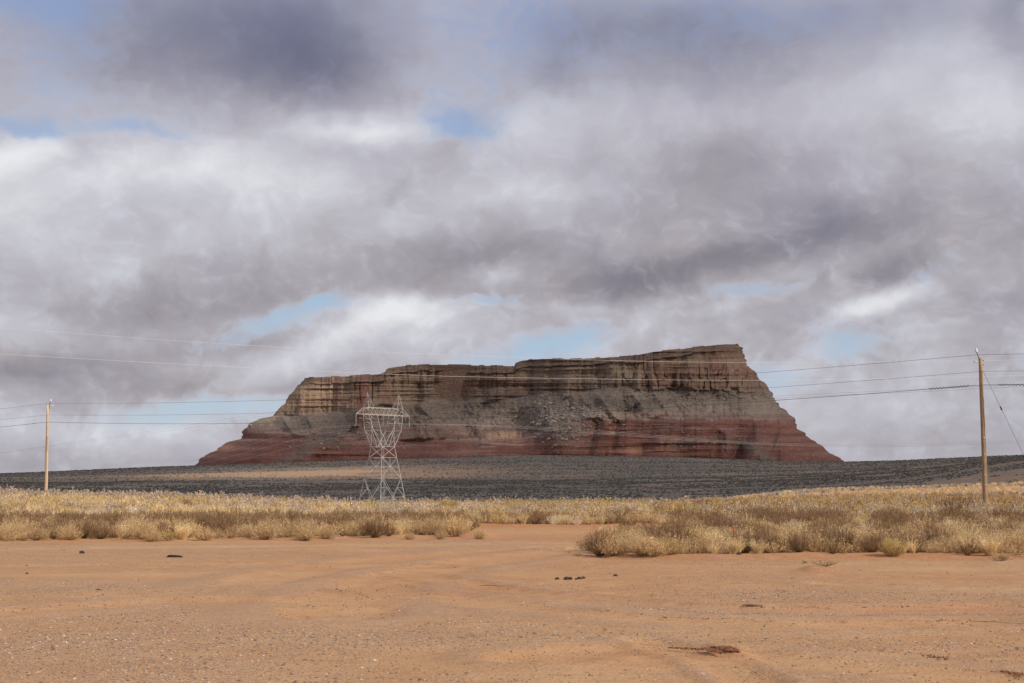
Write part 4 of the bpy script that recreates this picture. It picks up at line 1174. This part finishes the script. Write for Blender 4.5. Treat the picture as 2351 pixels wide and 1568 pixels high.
def damper(P, c0, c1, mat):
    """a spiral wrapped round cable P between distances c0 and c1 of its points, counted from a point"""
    seg = np.cumsum(np.r_[0, np.linalg.norm(np.diff(P, axis=0), axis=1)])
    s = np.linspace(c0, c1, 150); Q = np.stack([np.interp(s, seg, P[:, k]) for k in range(3)], 1)
    t = (s - c0) / .26 * 2 * np.pi
    T = unit(Q[-1] - Q[0]); a = unit(np.cross(T, [0, 0, 1.])); b = np.cross(a, T)
    Q = Q + .062 * (np.cos(t)[:, None] * a + np.sin(t)[:, None] * b)
    tube("spiral_damper", Q, .02, mat, wt3, 4)
seg = np.cumsum(np.r_[0, np.linalg.norm(np.diff(P3, axis=0), axis=1)])
iL = int(np.argmin(np.linalg.norm(P3 - L3, axis=1))); iR = int(np.argmin(np.linalg.norm(P3 - R3, axis=1)))
damper(P3, seg[iL] - 4.6, seg[iL] - 2.2, PORC); damper(P3, seg[iL] + 2.2, seg[iL] + 4.6, PORC)
damper(P3, seg[iR] - 4.0, seg[iR] - 1.0, DARK); damper(P3, seg[iR] + 1.2, seg[iR] + 4.2, DARK)

# two bright conductors of a nearer line, crossing the whole view
for pts, lab in (([(-500, 735, 60), (0, 754, 75), (411, 783, 90), (818, 806, 105), (1349, 826, 120), (1711, 832, 130), (2175, 829, 142), (2351, 826, 147), (2900, 812, 160)], "upper bright sunlit conductor crossing the whole sky above the mesa"),
                 ([(-500, 787, 62), (0, 813, 77), (411, 836, 92), (818, 856, 107), (1175, 867, 118), (1733, 873, 132), (2175, 866, 144), (2351, 862, 149), (2900, 845, 162)], "lower bright sunlit conductor crossing in front of the mesa's rim")):
    P = catmull(wpl(pts)); tube("overhead_wire", P, .009, WIRE_B, None, 5, label=lab, cat="wire", group="bright conductors of the nearer transmission line")

# steel pylon: local a axis along the cross-arm, b axis along the line
def build_pylon():
    ty = 400.; tx = float(ray(878, HORIZ)[0]) * ty; tz = gz(tx, ty)
    ang = math.radians(46)
    root = thing("steel_pylon", (tx, ty, tz), ang, label="grey lattice steel transmission pylon in front of the mesa", cat="pylon")
    def H(v): return float(wpt(878, v, ty)[2]) - tz
    # crop y in the photograph -> height
    yv = lambda c: (1500 + c / 3.136) / 1.7014
    z = {k: H(yv(c)) for k, c in dict(k0=1478, k1=1385, k2=1152, k3=903, k4=768, kb=380, kt=297, pk=115, m=570).items()}
    pm = ty / F / 3.136 / 1.7014 * CP           # metres per crop unit
    dg = lambda w: w * pm / 2 / math.sqrt(2)     # half side from the visible diagonal width
    hs = {0: dg(645), 'k0': dg(582), 'k1': dg(546), 'k2': dg(450), 'k3': dg(342), 'k4': dg(286)}
    corners = [(-1, -1), (1, -1), (1, 1), (-1, 1)]
    def cn(c, key): return (c[0] * hs[key], c[1] * hs[key], 0 if key == 0 else z[key])
    for c in corners:
        rods("leg", [(cn(c, 0), cn(c, 'k1'), .11, .11), (cn(c, 'k1'), cn(c, 'k2'), .11, .10), (cn(c, 'k2'), cn(c, 'k3'), .10, .095), (cn(c, 'k3'), cn(c, 'k4'), .095, .09)], STEEL, root)
    br = []
    lerp = lambda p, q, t: tuple(np.array(p) * (1 - t) + np.array(q) * t)
    A = lambda p, q, r=.062: br.append((p, q, r, r))
    for i in range(4):
        c, d = corners[i], corners[(i + 1) % 4]
        mid = lambda k: lerp(cn(c, k), cn(d, k), .5)
        for k in ('k1', 'k2', 'k3', 'k4'): A(cn(c, k), cn(d, k), .07)
        # foot: A shape from corners to the middle of the first belt, K above
        A(mid('k1'), lerp(cn(c, 0), cn(c, 'k1'), .02)); A(mid('k1'), lerp(cn(d, 0), cn(d, 'k1'), .02))
        A(cn(c, 'k2'), mid('k1'), .07); A(cn(d, 'k2'), mid('k1'), .07)
        for e in (c, d):
            m1 = lerp(cn(e, 'k2'), mid('k1'), .5); le = lerp(cn(e, 'k1'), cn(e, 'k2'), .5)
            A(m1, le, .045); A(m1, cn(e, 'k1'), .05)
        # X panel with its centre belt
        A(cn(c, 'k2'), cn(d, 'k3')); A(cn(d, 'k2'), cn(c, 'k3'))
        xm = lerp(cn(c, 'k2'), cn(d, 'k3'), hs['k2'] / (hs['k2'] + hs['k3']))
        for e in (c, d): A(xm, lerp(cn(e, 'k2'), cn(e, 'k3'), .52), .045)
        A(xm, mid('k3'), .04); A(xm, mid('k2'), .04)
        A(cn(c, 'k3'), cn(d, 'k4')); A(cn(d, 'k3'), cn(c, 'k4'))
    rods("body_bracing", br, STEEL, root)
    # the window: two slanting arms from the waist up to the bridge
    ab = 305 * pm * math.sqrt(2)          # half length of the cross arm
    zb_, zt_, zm_ = z['kb'], z['kt'], z['m']
    ao = ab * .64; ai = ab * .33; am = ab * .52; ami = ab * .22; bb = hs['k4'] * .52; w4 = hs['k4']
    for sgn in (-1, 1):
        fr = []; B = lambda p, q, r=.07: fr.append((p, q, r, r))
        for sb_ in (-1, 1):
            wo_ = (sgn * w4, sb_ * w4, z['k4']); wi_ = (sgn * .15, sb_ * w4, z['k4'])
            mo = (sgn * am, sb_ * w4 * .8, zm_); mi = (sgn * ami * 1.15, sb_ * w4 * .8, zm_)
            bo = (sgn * ao, sb_ * bb, zb_); bi = (sgn * ai, sb_ * bb, zb_)
            B(wo_, mo, .085); B(mo, bo, .085); B(wi_, mi, .085); B(mi, bi, .085)
            B(mo, mi, .05); B(wo_, mi, .06); B(mo, wi_, .05); B(lerp(mo, bo, .5), lerp(mi, bi, .5), .04); B(bo, lerp(mi, bi, .5), .045)
        for k in (0, .5, 1):
            for pa, pb in (((sgn * am, 0, zm_), (sgn * ao, 0, zb_)),):
                q = lerp(pa, pb, k); hb_ = w4 * .8 * (1 - k) + bb * k
                B((q[0], -hb_, q[2]), (q[0], hb_, q[2]), .045)
        B((sgn * am, -w4 * .8, zm_), (sgn * ao, bb, zb_), .045); B((sgn * am, w4 * .8, zm_), (sgn * w4, -w4, z['k4']), .045)
        rods("window_arm", fr, STEEL, root)
        # peak over the bridge
        pk = []; apex = (sgn * ao * .93, 0, z['pk'])
        feet = [(sgn * x, s_ * bb, zt_) for x in (ao, ai * 1.35) for s_ in (-1, 1)]
        for f_ in feet: pk.append((f_, apex, .065, .05))
        for t in (.4, .7):
            q = [lerp(f_, apex, t) for f_ in feet]
            for a_, b_ in ((0, 1), (2, 3), (0, 2), (1, 3)): pk.append((q[a_], q[b_], .035, .035))
        pk.append((feet[0], lerp(feet[2], apex, .4), .035, .035)); pk.append((feet[1], lerp(feet[3], apex, .4), .035, .035))
        rods("peak", pk, STEEL, root)
    # bridge
    bg_ = []
    for sb_ in (-1, 1):
        top_ = [(x, sb_ * bb, zt_) for x in np.linspace(-ao, ao, 9)]
        bot_ = [(x, sb_ * bb, zb_) for x in np.linspace(-ao, ao, 10)]
        bg_.append((top_[0], top_[-1], .075, .075)); bg_.append((bot_[0], bot_[-1], .085, .085))
        for i in range(9):
            bg_.append((bot_[i], top_[min(i, 8)], .05, .05)); bg_.append((top_[min(i, 8)], bot_[i + 1], .05, .05))
        for s2 in (-1, 1):
            tip = (s2 * ab, 0, zb_)
            bg_.append(((s2 * ao, sb_ * bb, zt_), tip, .065, .06)); bg_.append(((s2 * ao, sb_ * bb, zb_), tip, .07, .06))
            bg_.append((lerp((s2 * ao, sb_ * bb, zt_), tip, .45), lerp((s2 * ao, sb_ * bb, zb_), tip, .45), .04, .04))
    for x in np.linspace(-ao, ao, 7): bg_.append(((x, -bb, zb_), (x, bb, zb_), .05, .05)); bg_.append(((x, -bb, zt_), (x, bb, zt_), .045, .045))
    rods("crossarm", bg_, RUSTY, root)
    zi = H(yv(515)) 
    for x in (-ab, 0, ab):
        prof = [(.001, zb_), (.03, zb_ - .02)]
        n = 18
        for i in range(n):
            z0 = zb_ - .15 - (zb_ - .15 - zi) * i / n; dz = (zb_ - .15 - zi) / n
            prof += [(.03, z0), (.135, z0 - dz * .3), (.13, z0 - dz * .5), (.03, z0 - dz * .6)]
        prof += [(.03, zi), (.001, zi - .02)]
        lathe("insulator_string", prof, BROWNP, root, 8, Matrix.Translation((x, 0, 0)))
    # conductors and shield wires
    ca, sa = math.cos(ang), math.sin(ang)
    def Wd(a_, b_, z_): return np.array([tx + a_ * ca - b_ * sa, ty + a_ * sa + b_ * ca, tz + z_])
    names = ["left-phase", "centre-phase", "right-phase"]
    left_v = [(1062, 1122), (1073, 1129), (1084, 1135)]
    for i, a_ in enumerate((-ab, 0, ab)):
        at = Wd(a_, 0, zi)
        rt_v = [(1022.5, 1017), (1020.5, 1014.5), (1018, 1011)][i]
        p1 = wpt(1780, rt_v[0] - .5, 318 + i * 5); p2 = wpt(2351, rt_v[1], 258 + i * 6); p3 = wpt(3000, rt_v[1] - 20, 215 + i * 5)
        ql = wpt(411, left_v[i][0], 560 + 12 * i); q2 = wpt(20, left_v[i][1] - 4, 840 + 20 * i)
        P = catmull([tuple(map(float, q2)), tuple(map(float, ql)), at, tuple(map(float, p1)), tuple(map(float, p2)), tuple(map(float, p3))])
        tube("overhead_wire", P, .021, WIRE_B, None, 5, label=f"{names[i]} conductor hung from the steel pylon's insulator", cat="wire", group="conductors of the steel pylon line")
    for i, s_ in enumerate((-1, 1)):
        at = Wd(s_ * ao * .93, 0, z['pk'])
        p1 = wpt(1480, 922 - 4 * i, 350); p2 = wpt(1998, 904 - 5 * i, 300); p3 = wpt(2351, 887 - 5 * i, 262); p4 = wpt(2800, 860, 230)
        ql = wpt(620, 952 - i * 5, 500); q2 = wpt(411, 985 - i * 6, 590); q3 = wpt(0, 1040, 840)
        P = catmull([tuple(map(float, q)) for q in (q3, q2, ql)] + [at] + [tuple(map(float, q)) for q in (p1, p2, p3, p4)])
        tube("overhead_wire", P, .016, WIRE_D, None, 5, label=("left" if i == 0 else "right") + " shield wire running over the steel pylon's peak", cat="wire", group="shield wires of the steel pylon line")
build_pylon()

# ------------------------------------------------------------------ small things on the lot
BLACKR = plain_mat("black_rubber_rock", (.018, .015, .014), (.035, .03, .026), 9, .7, 0, (1, 1, 1), .01)
CLODM = plain_mat("dark_clod", (.045, .03, .022), (.09, .06, .045), 30, .95, 0, (1, 1, 1), .01)
REDCLOD = plain_mat("damp_red_clod", (.16, .055, .03), (.27, .10, .055), 30, .95, 0, (1, 1, 1), .01)
WOODS = plain_mat("dead_stick_wood", (.10, .06, .035), (.22, .14, .085), 20, .9, 0, (1, 6, 6), .004)
TWIGM = plain_mat("dead_twig", (.30, .21, .13), (.42, .32, .21), 20, .9)
REDP = plain_mat("red_plastic", (.58, .05, .04), (.66, .075, .06), 6, .45)
WHITEP = plain_mat("white_litter", (.65, .64, .62), (.8, .79, .76), 12, .6)
PALEW = plain_mat("white_post_paint", (.6, .6, .58), (.75, .75, .72), 8, .6)

def rock_obj(name, u, v, sx, sy, sz, mat, label, cat, seed=1, n=2, rz=0, group=None, flat=None):
    V, Fc = lump(seed, n); V = V * np.array([sx, sy, sz])
    if flat: V[:, 2] = np.clip(V[:, 2], -sz, sz * flat)
    o = link(name, npmesh(name, V, Fc, mat), label=label, cat=cat, group=group)
    x, y = gpt(u, v); x = float(x); y = float(y)
    o.location = (x, y, gz(x, y) + sz * .45); o.rotation_euler = (0, 0, rz)
    return o
# the flat black slab
def slab():
    prof = [(-.52, 0), (-.36, .13), (-.2, .135), (.12, .125), (.34, .11), (.5, .01)]
    V, Fq = [], []
    for j, (yo, sc_) in enumerate(((-.16, .96), (0, 1.0), (.17, .9), (.25, .7))):
        for (x, z) in prof: V.append((x * sc_ + .02 * math.sin(x * 9 + j), yo, z * (1 - .12 * j) * (1 if j < 3 else .5)))
    k = len(prof)
    for j in range(3):
        for i in range(k - 1): Fq.append((j * k + i, j * k + i + 1, (j + 1) * k + i + 1, (j + 1) * k + i))
    Fq.append(tuple(range(k))[::-1]); Fq.append(tuple(3 * k + i for i in range(k)))
    me = bpy.data.meshes.new("rubber_slab"); me.from_pydata(V, [], Fq); me.materials.append(BLACKR)
    o = link("rubber_slab", me, label="flat black slab lying on the dirt lot at left", cat="debris")
    x, y = map(float, gpt(402, 1280)); o.location = (x, y, gz(x, y) - .01)
    o.scale = (.235 / .52, .5, .52)
slab()
for i, (u, v, s_, lab) in enumerate([(1279, 1331, .055, "dark crumbly clod at the left end of the row of clods"), (1301, 1331, .07, "widest dark clod, second in the row of clods"), (1310, 1331, .06, "dark clod touching the widest clod's right side"),
                                    (1323, 1331, .04, "smallest dark clod in the middle of the row of clods"), (1330, 1330, .055, "dark clod right of the row's smallest clod"), (1339, 1329, .05, "dark clod at the right end of the row of clods"),
                                    (1413, 1321.5, .055, "lone dark clod right of and behind the row of clods")]):
    rock_obj("dung_clod", u, v, s_ * .85, s_ * .7, s_ * .55, CLODM, lab, "clod", 60 + i, 2, i * .7, "dark clods on the dirt lot")
for i, (u, v, s_, lab) in enumerate([(188, 1271.5, .09, "small grey-brown stone by the brush at left"), (62, 1318, .04, "tiny dark stone on the dirt lot at far left"), (147, 1266, .05, "small dark flat stone near the left brush edge"), (1697, 1281, .08, "small grey stone at the brush edge below the red marker")]):
    rock_obj("stone", u, v, s_ * .8, s_ * .6, s_ * .55, CLODM, lab, "stone", 80 + i, 2, i, "single stones on the dirt lot")
# churned damp clods at the tyre digs
rr = np.random.default_rng(51)
def churn(pts, label):
    X, Y, S = [], [], []
    for (u0, v0, u1, v1, n, wd) in pts:
        for t in rr.random(n):
            u = u0 + (u1 - u0) * t + rr.normal(0, 1.2); v = v0 + (v1 - v0) * t + rr.normal(0, wd)
            x, y = map(float, gpt(u, v)); X.append(x); Y.append(y); S.append(rr.uniform(.003, .010))
    X, Y, S = map(np.array, (X, Y, S)); Z = ground_z(X, Y)
    pal = np.array([[.11, .042, .024], [.19, .078, .04], [.28, .125, .06]])
    V, Fc, Cc = scatter(lumps1, X, Y, Z + S * .3, S, (.6, 1.1), pal[rr.integers(0, 3, len(X))], rr)
    return link("churned_sand", npmesh("churned_sand", V, Fc, PEBM, Cc), label=label, cat="clods", kind="stuff")
st_ = [(1611 + 5 * k + rr.normal(0, 2), 1493 + 1.3 * k, 1627 + 7 * k, 1505 + 1.1 * k, 90, .28) for k in range(5)]
st_ += [(1634 + 7 * k + rr.normal(0, 2), 1490 + .9 * k, 1662 + 6 * k, 1504 + .3 * k, 130, .35) for k in range(7)]
st_ += [(1535, 1486 + k, 1612, 1495 + 2 * k, 50, .25) for k in range(3)]
churn(st_, "churned damp red sand clods where tyres dug in")
churn([(2270, 1535, 2351, 1550, 200, 1.6), (2120, 1505, 2180, 1512, 90, 2)], "dark red clods along the tyre track at lower right")
# sticks
def stick(u, v, L, rad, rz, label, mat=WOODS, cat="stick"):
    x, y = map(float, gpt(u, v)); z = gz(x, y)
    P = [(-L / 2 + L * t, .015 * math.sin(t * 7), rad * .8 + .006 * math.sin(t * 5)) for t in np.linspace(0, 1, 8)]
    R_ = [rad * .5, rad, rad * 1.1, rad, rad * .95, rad * .9, rad * .8, rad * .3]
    o = tube("stick", P, R_, mat, None, 7, label=label, cat=cat, group="sticks on the dirt lot"); o.location = (x, y, z); o.rotation_euler = (0, 0, rz)
stick(1728, 1391.5, .30, .016, .06, "thick brown stick lying on the dirt at centre right")
stick(228, 1357.5, .13, .010, -.2, "short dark stick on the dirt at left")
stick(1700, 1337, .4, .006, .1, "long thin pale twig lying before the clods", TWIGM)
stick(2290, 1428, .7, .008, -.35, "long pale stem lying at the right frame edge", TWIGM)
stick(1130, 1345, .5, .006, .05, "thin dark twig lying left of the row of clods")
# dead weed on its little mound
def dead_weed(u, v, s_, label, seed, col=(.20, .13, .08)):
    V, Fc, Cc = bushy(seed, .16, .45, 40, 120, 80, .012, col, (.3, .2, .12), None, .004, .3, .3)
    x, y = map(float, gpt(u, v)); o = link("dead_weed", npmesh("dead_weed", V, Fc, VEG, Cc), label=label, cat="weed", group="flattened dead weeds")
    o.location = (x, y, gz(x, y)); o.scale = (s_, s_, s_)
dead_weed(1893, 1311, .75, "flattened dead weed on top of the low sand mound", 501)
dead_weed(2295, 1292, .8, "small sprawling dead weed at the brush edge far right", 502, (.3, .22, .14))
dead_weed(1443, 1232, 1.5, "sprawling dead twigs on the red mound by the track", 503, (.36, .26, .18))
# red marker
def marker():
    x, y = map(float, gpt(1682, 1228)); y0 = 39.; x0 = float(ray(1682, HORIZ)[0]) * y0
    root = thing("marker_stake", (x0, y0, gz(x0, y0)), label="small red plastic marker stake standing in the brush", cat="marker")
    ztop = float(wpt(1682, 1209, y0)[2]) - gz(x0, y0); zbot = float(wpt(1682, 1223, y0)[2]) - gz(x0, y0)
    rods("post", [((0, 0, 0), (0, 0, zbot + .03), .016, .016)], WOODS, root, 6)
    V = []; Fq = []
    prof = [(-.03, zbot), (-.042, zbot + .1), (-.03, zbot + .14), (-.05, ztop - .03), (-.02, ztop), (.045, ztop - .005), (.05, zbot + .15), (.03, zbot + .12), (.045, zbot + .03), (.0, zbot - .01)]
    n = len(prof)
    for yo in (-.028, .012): V += [(a * .6, yo * .6, b) for a, b in prof]
    Fq = [tuple(range(n)), tuple(n + i for i in range(n))[::-1]] + [(i, n + i, n + (i + 1) % n, (i + 1) % n) for i in range(n)]
    me = bpy.data.meshes.new("flag"); me.from_pydata(V, [], Fq); me.materials.append(REDP); link("flag", me, root)
marker()
# tall dry stalks beside it
def stalks(u, y0, vt, n, label):
    x0 = float(ray(u, HORIZ)[0]) * y0; z0 = gz(x0, y0); h = float(wpt(u, vt, y0)[2]) - z0
    rr2 = np.random.default_rng(int(u)); s = Soup()
    b_ = rr2.normal(0, .05, (n, 3)) * [1, 1, 0]; tip = b_ + np.stack([rr2.normal(.05, .16, n), rr2.normal(0, .1, n), h * rr2.uniform(.8, 1., n)], 1)
    s.strips(np.stack([b_, (b_ + tip) / 2 + rr2.normal(0, .02, (n, 3)), tip], 1), np.tile([.009, .008, .005], (n, 1)), np.tile([[1., 0, 0]], (n, 1)), cvar((.55, .45, .27), n, rr2, .2))
    s.strips(np.stack([b_, (b_ + tip) / 2 + rr2.normal(0, .02, (n, 3)), tip], 1), np.tile([.009, .008, .005], (n, 1)), np.tile([[0, 1., 0]], (n, 1)), cvar((.55, .45, .27), n, rr2, .2))
    V, Fc, Cc = s.get(); o = link("dry_stalks", npmesh("dry_stalks", V, Fc, VEG, Cc), label=label, cat="stalks", group="tall bare stalks in the brush"); o.location = (x0, y0, z0)
stalks(1906, 45, 1200, 6, "bundle of pale bare stalks behind the low sand mound")
stalks(1716, 52, 1172, 4, "tall thin straw stalks just right of the red marker")
stalks(2270, 46, 1200, 14, "sheaf of pale upright stalks near the right frame edge")
stalks(1300, 68, 1178, 16, "pale upright stalks behind the bare sand track")
stalks(1520, 40, 1208, 8, "pale stalks rising above the yellow bushes by the track")
stalks(1835, 46, 1190, 14, "pale upright stalks amid the brush right of the marker")
# white litter on the left bank
def litter():
    y0 = 125.; x0 = float(ray(640 / 1.7014, HORIZ)[0]) * y0
    V, Fc = lump(97, 2); V = V * [.42, .12, .1]
    o = link("litter", npmesh("litter", V, Fc, WHITEP), label="white litter lying on the sandy bank right of the left pole", cat="litter"); o.location = (x0, y0, gz(x0, y0) + .35); o.rotation_euler = (0, .35, 0)
litter()
for i, (u, lab) in enumerate(((799, "left one of two thin white posts on the dark plain"), (804.5, "right one of two thin white posts on the dark plain"))):
    y0 = 610.; x0 = float(ray(u, HORIZ)[0]) * y0; z0 = gz(x0, y0)
    root = thing("marker_post", (x0, y0, z0), label=lab, cat="post", group="white posts on the plain")
    rods("post", [((0, 0, -.2), (0, 0, 3.4), .09, .08)], PALEW, root, 6)
    rods("post_cap", [((0, 0, 3.402), (0, 0, 3.5), .1, .06)], PALEW, root, 6)

# ------------------------------------------------------------------ the clouds overhead, out to the right: they shade the plain and the mesa
def build_cloud():
    H = 1500.
    def up(x, y, z=0.0):
        t = (H - z) / SUN[2]; return x + SUN[0] * t, y + SUN[1] * t
    x0, x1 = -1750 + 1650, 2100 + 1650; y0, y1 = 300 - 1240, 4300 - 1240
    nx, ny = 190, 200
    GX, GY = np.meshgrid(np.linspace(x0, x1, nx), np.linspace(y0, y1, ny), indexing='ij')
    ox, oy = up(0, 0)
    gx_, gy_ = GX - ox, GY - oy            # where on the flat ground the shadow of this point falls
    d = np.full(GX.shape, .87)
    edge = 520 + 40 * fbm(gx_ / 150, gy_ / 150, 3, 90) + 10 * sstep(0, 200, gx_)
    d *= sstep(edge - 45, edge + 60, gy_)
    d *= 1 - .12 * sstep(2500, 2850, gy_)
    brd = np.minimum(np.minimum(GX - x0, x1 - GX), y1 - GY)
    d *= sstep(0, 260, brd + 80 * fbm(GX / 200, GY / 200, 3, 93))
    # thin places where the sun comes through: (u, v, depth, ru m, rv m, amount)
    for (u, v, y, ra, rb_, am) in ((745, 1084, 1250, 150, 360, .97), (600, 1088, 1300, 190, 170, .5), (840, 1092, 1300, 60, 150, .4), (1250, 1092, 1300, 500, 60, .25), (1700, 1100, 1300, 400, 50, .25), (1165, 1001, 2960, 60, 40, .85), (1455, 1035, 2900, 60, 40, .6), (515, 1022, 3100, 60, 50, .85),
                                   (735, 900, 3120, 150, 120, .55), (680, 940, 3060, 110, 80, .45), (1690, 830, 3150, 70, 90, .15), (1400, 1085, 1500, 250, 30, .12), (2150, 1110, 700, 90, 40, .2), (250, 1100, 1500, 250, 50, .12),(2250,1090,900,110,60,.18)):
        if y < 2800:      # the place on the plain seen there
            Y = np.linspace(300, 2900, 2600); X_, Y_, Z_ = wpt(np.full(2600, u), np.full(2600, v), Y)
            hit = np.where(Z_ < ground_z(X_, Y_))[0]; y = float(Y[hit[0]]) if len(hit) else 2600.
            px, py, pz = [float(q) for q in wpt(u, v, y)]
        else:             # the place on the mesa seen there
            k_ = np.argmin((MU - u) ** 2 + (MV - v) ** 2); px, py, pz = [float(q) for q in MP.reshape(-1, 3)[k_]]
        cx, cy = up(px, py, pz)
        q = ((GX - cx) / ra) ** 2 + ((GY - cy) / rb_) ** 2
        d -= am * np.exp(-q * (1 + .5 * fbm(GX / 60, GY / 40, 3, 94)))
    d = np.clip(d + .07 * fbm(GX / 90, GY / 70, 4, 95) * (d > .2), 0, 1)
    th = 20 + 120 * d * (1 + .5 * fbm(GX / 120, GY / 120, 4, 96))
    T = np.stack([GX, GY, H + th], -1); B = np.stack([GX, GY, H - th * .25 - 6 * fbm(GX / 60, GY / 60, 3, 97)], -1)
    n = nx * ny
    i = np.arange(nx - 1)[:, None]; j = np.arange(ny - 1)[None]
    q = np.stack([i * ny + j, (i + 1) * ny + j, (i + 1) * ny + j + 1, i * ny + j + 1], -1).reshape(-1, 4)
    rim = []
    for k in range(nx - 1): rim += [(k * ny, (k + 1) * ny), ((k + 1) * ny + ny - 1, k * ny + ny - 1)]
    for k in range(ny - 1): rim += [(k + 1, k), ((nx - 1) * ny + k, (nx - 1) * ny + k + 1)]
    rf = np.array([(a, a + n, b + n, b) for a, b in rim])
    V = np.vstack([T.reshape(-1, 3), B.reshape(-1, 3)])
    dd = np.concatenate([d.ravel(), d.ravel()])
    me = npmesh("cloud", V, np.vstack([q, q[:, ::-1] + n, rf]), None, None, dict(dens=dd), True)
    M = bpy.data.materials.new("cloud_vapour"); M.use_nodes = True; N = NT(M.node_tree)
    N.t.nodes.clear()
    # each of the two surfaces passes sqrt(1 - density) of the light
    tr_ = N.math('SQRT', N.math('SUBTRACT', 1.0, attr(N, 'dens'), clamp=True))
    a = N.n('ShaderNodeBsdfTransparent'); dfn = N.n('ShaderNodeBsdfDiffuse'); dfn.inputs[0].default_value = (.9, .9, .92, 1)
    tl_ = N.n('ShaderNodeBsdfTranslucent'); tl_.inputs[0].default_value = (.85, .85, .88, 1)
    m1 = N.n('ShaderNodeMixShader'); m1.inputs[0].default_value = .5; N.link(dfn.outputs[0], m1.inputs[1]); N.link(tl_.outputs[0], m1.inputs[2])
    m2 = N.n('ShaderNodeMixShader'); N.link(tr_, m2.inputs[0]); N.link(m1.outputs[0], m2.inputs[1]); N.link(a.outputs[0], m2.inputs[2])
    o = N.n('ShaderNodeOutputMaterial'); N.link(m2.outputs[0], o.inputs[0])
    me.materials.append(M)
    link("cloud", me, kind="structure")
build_cloud()
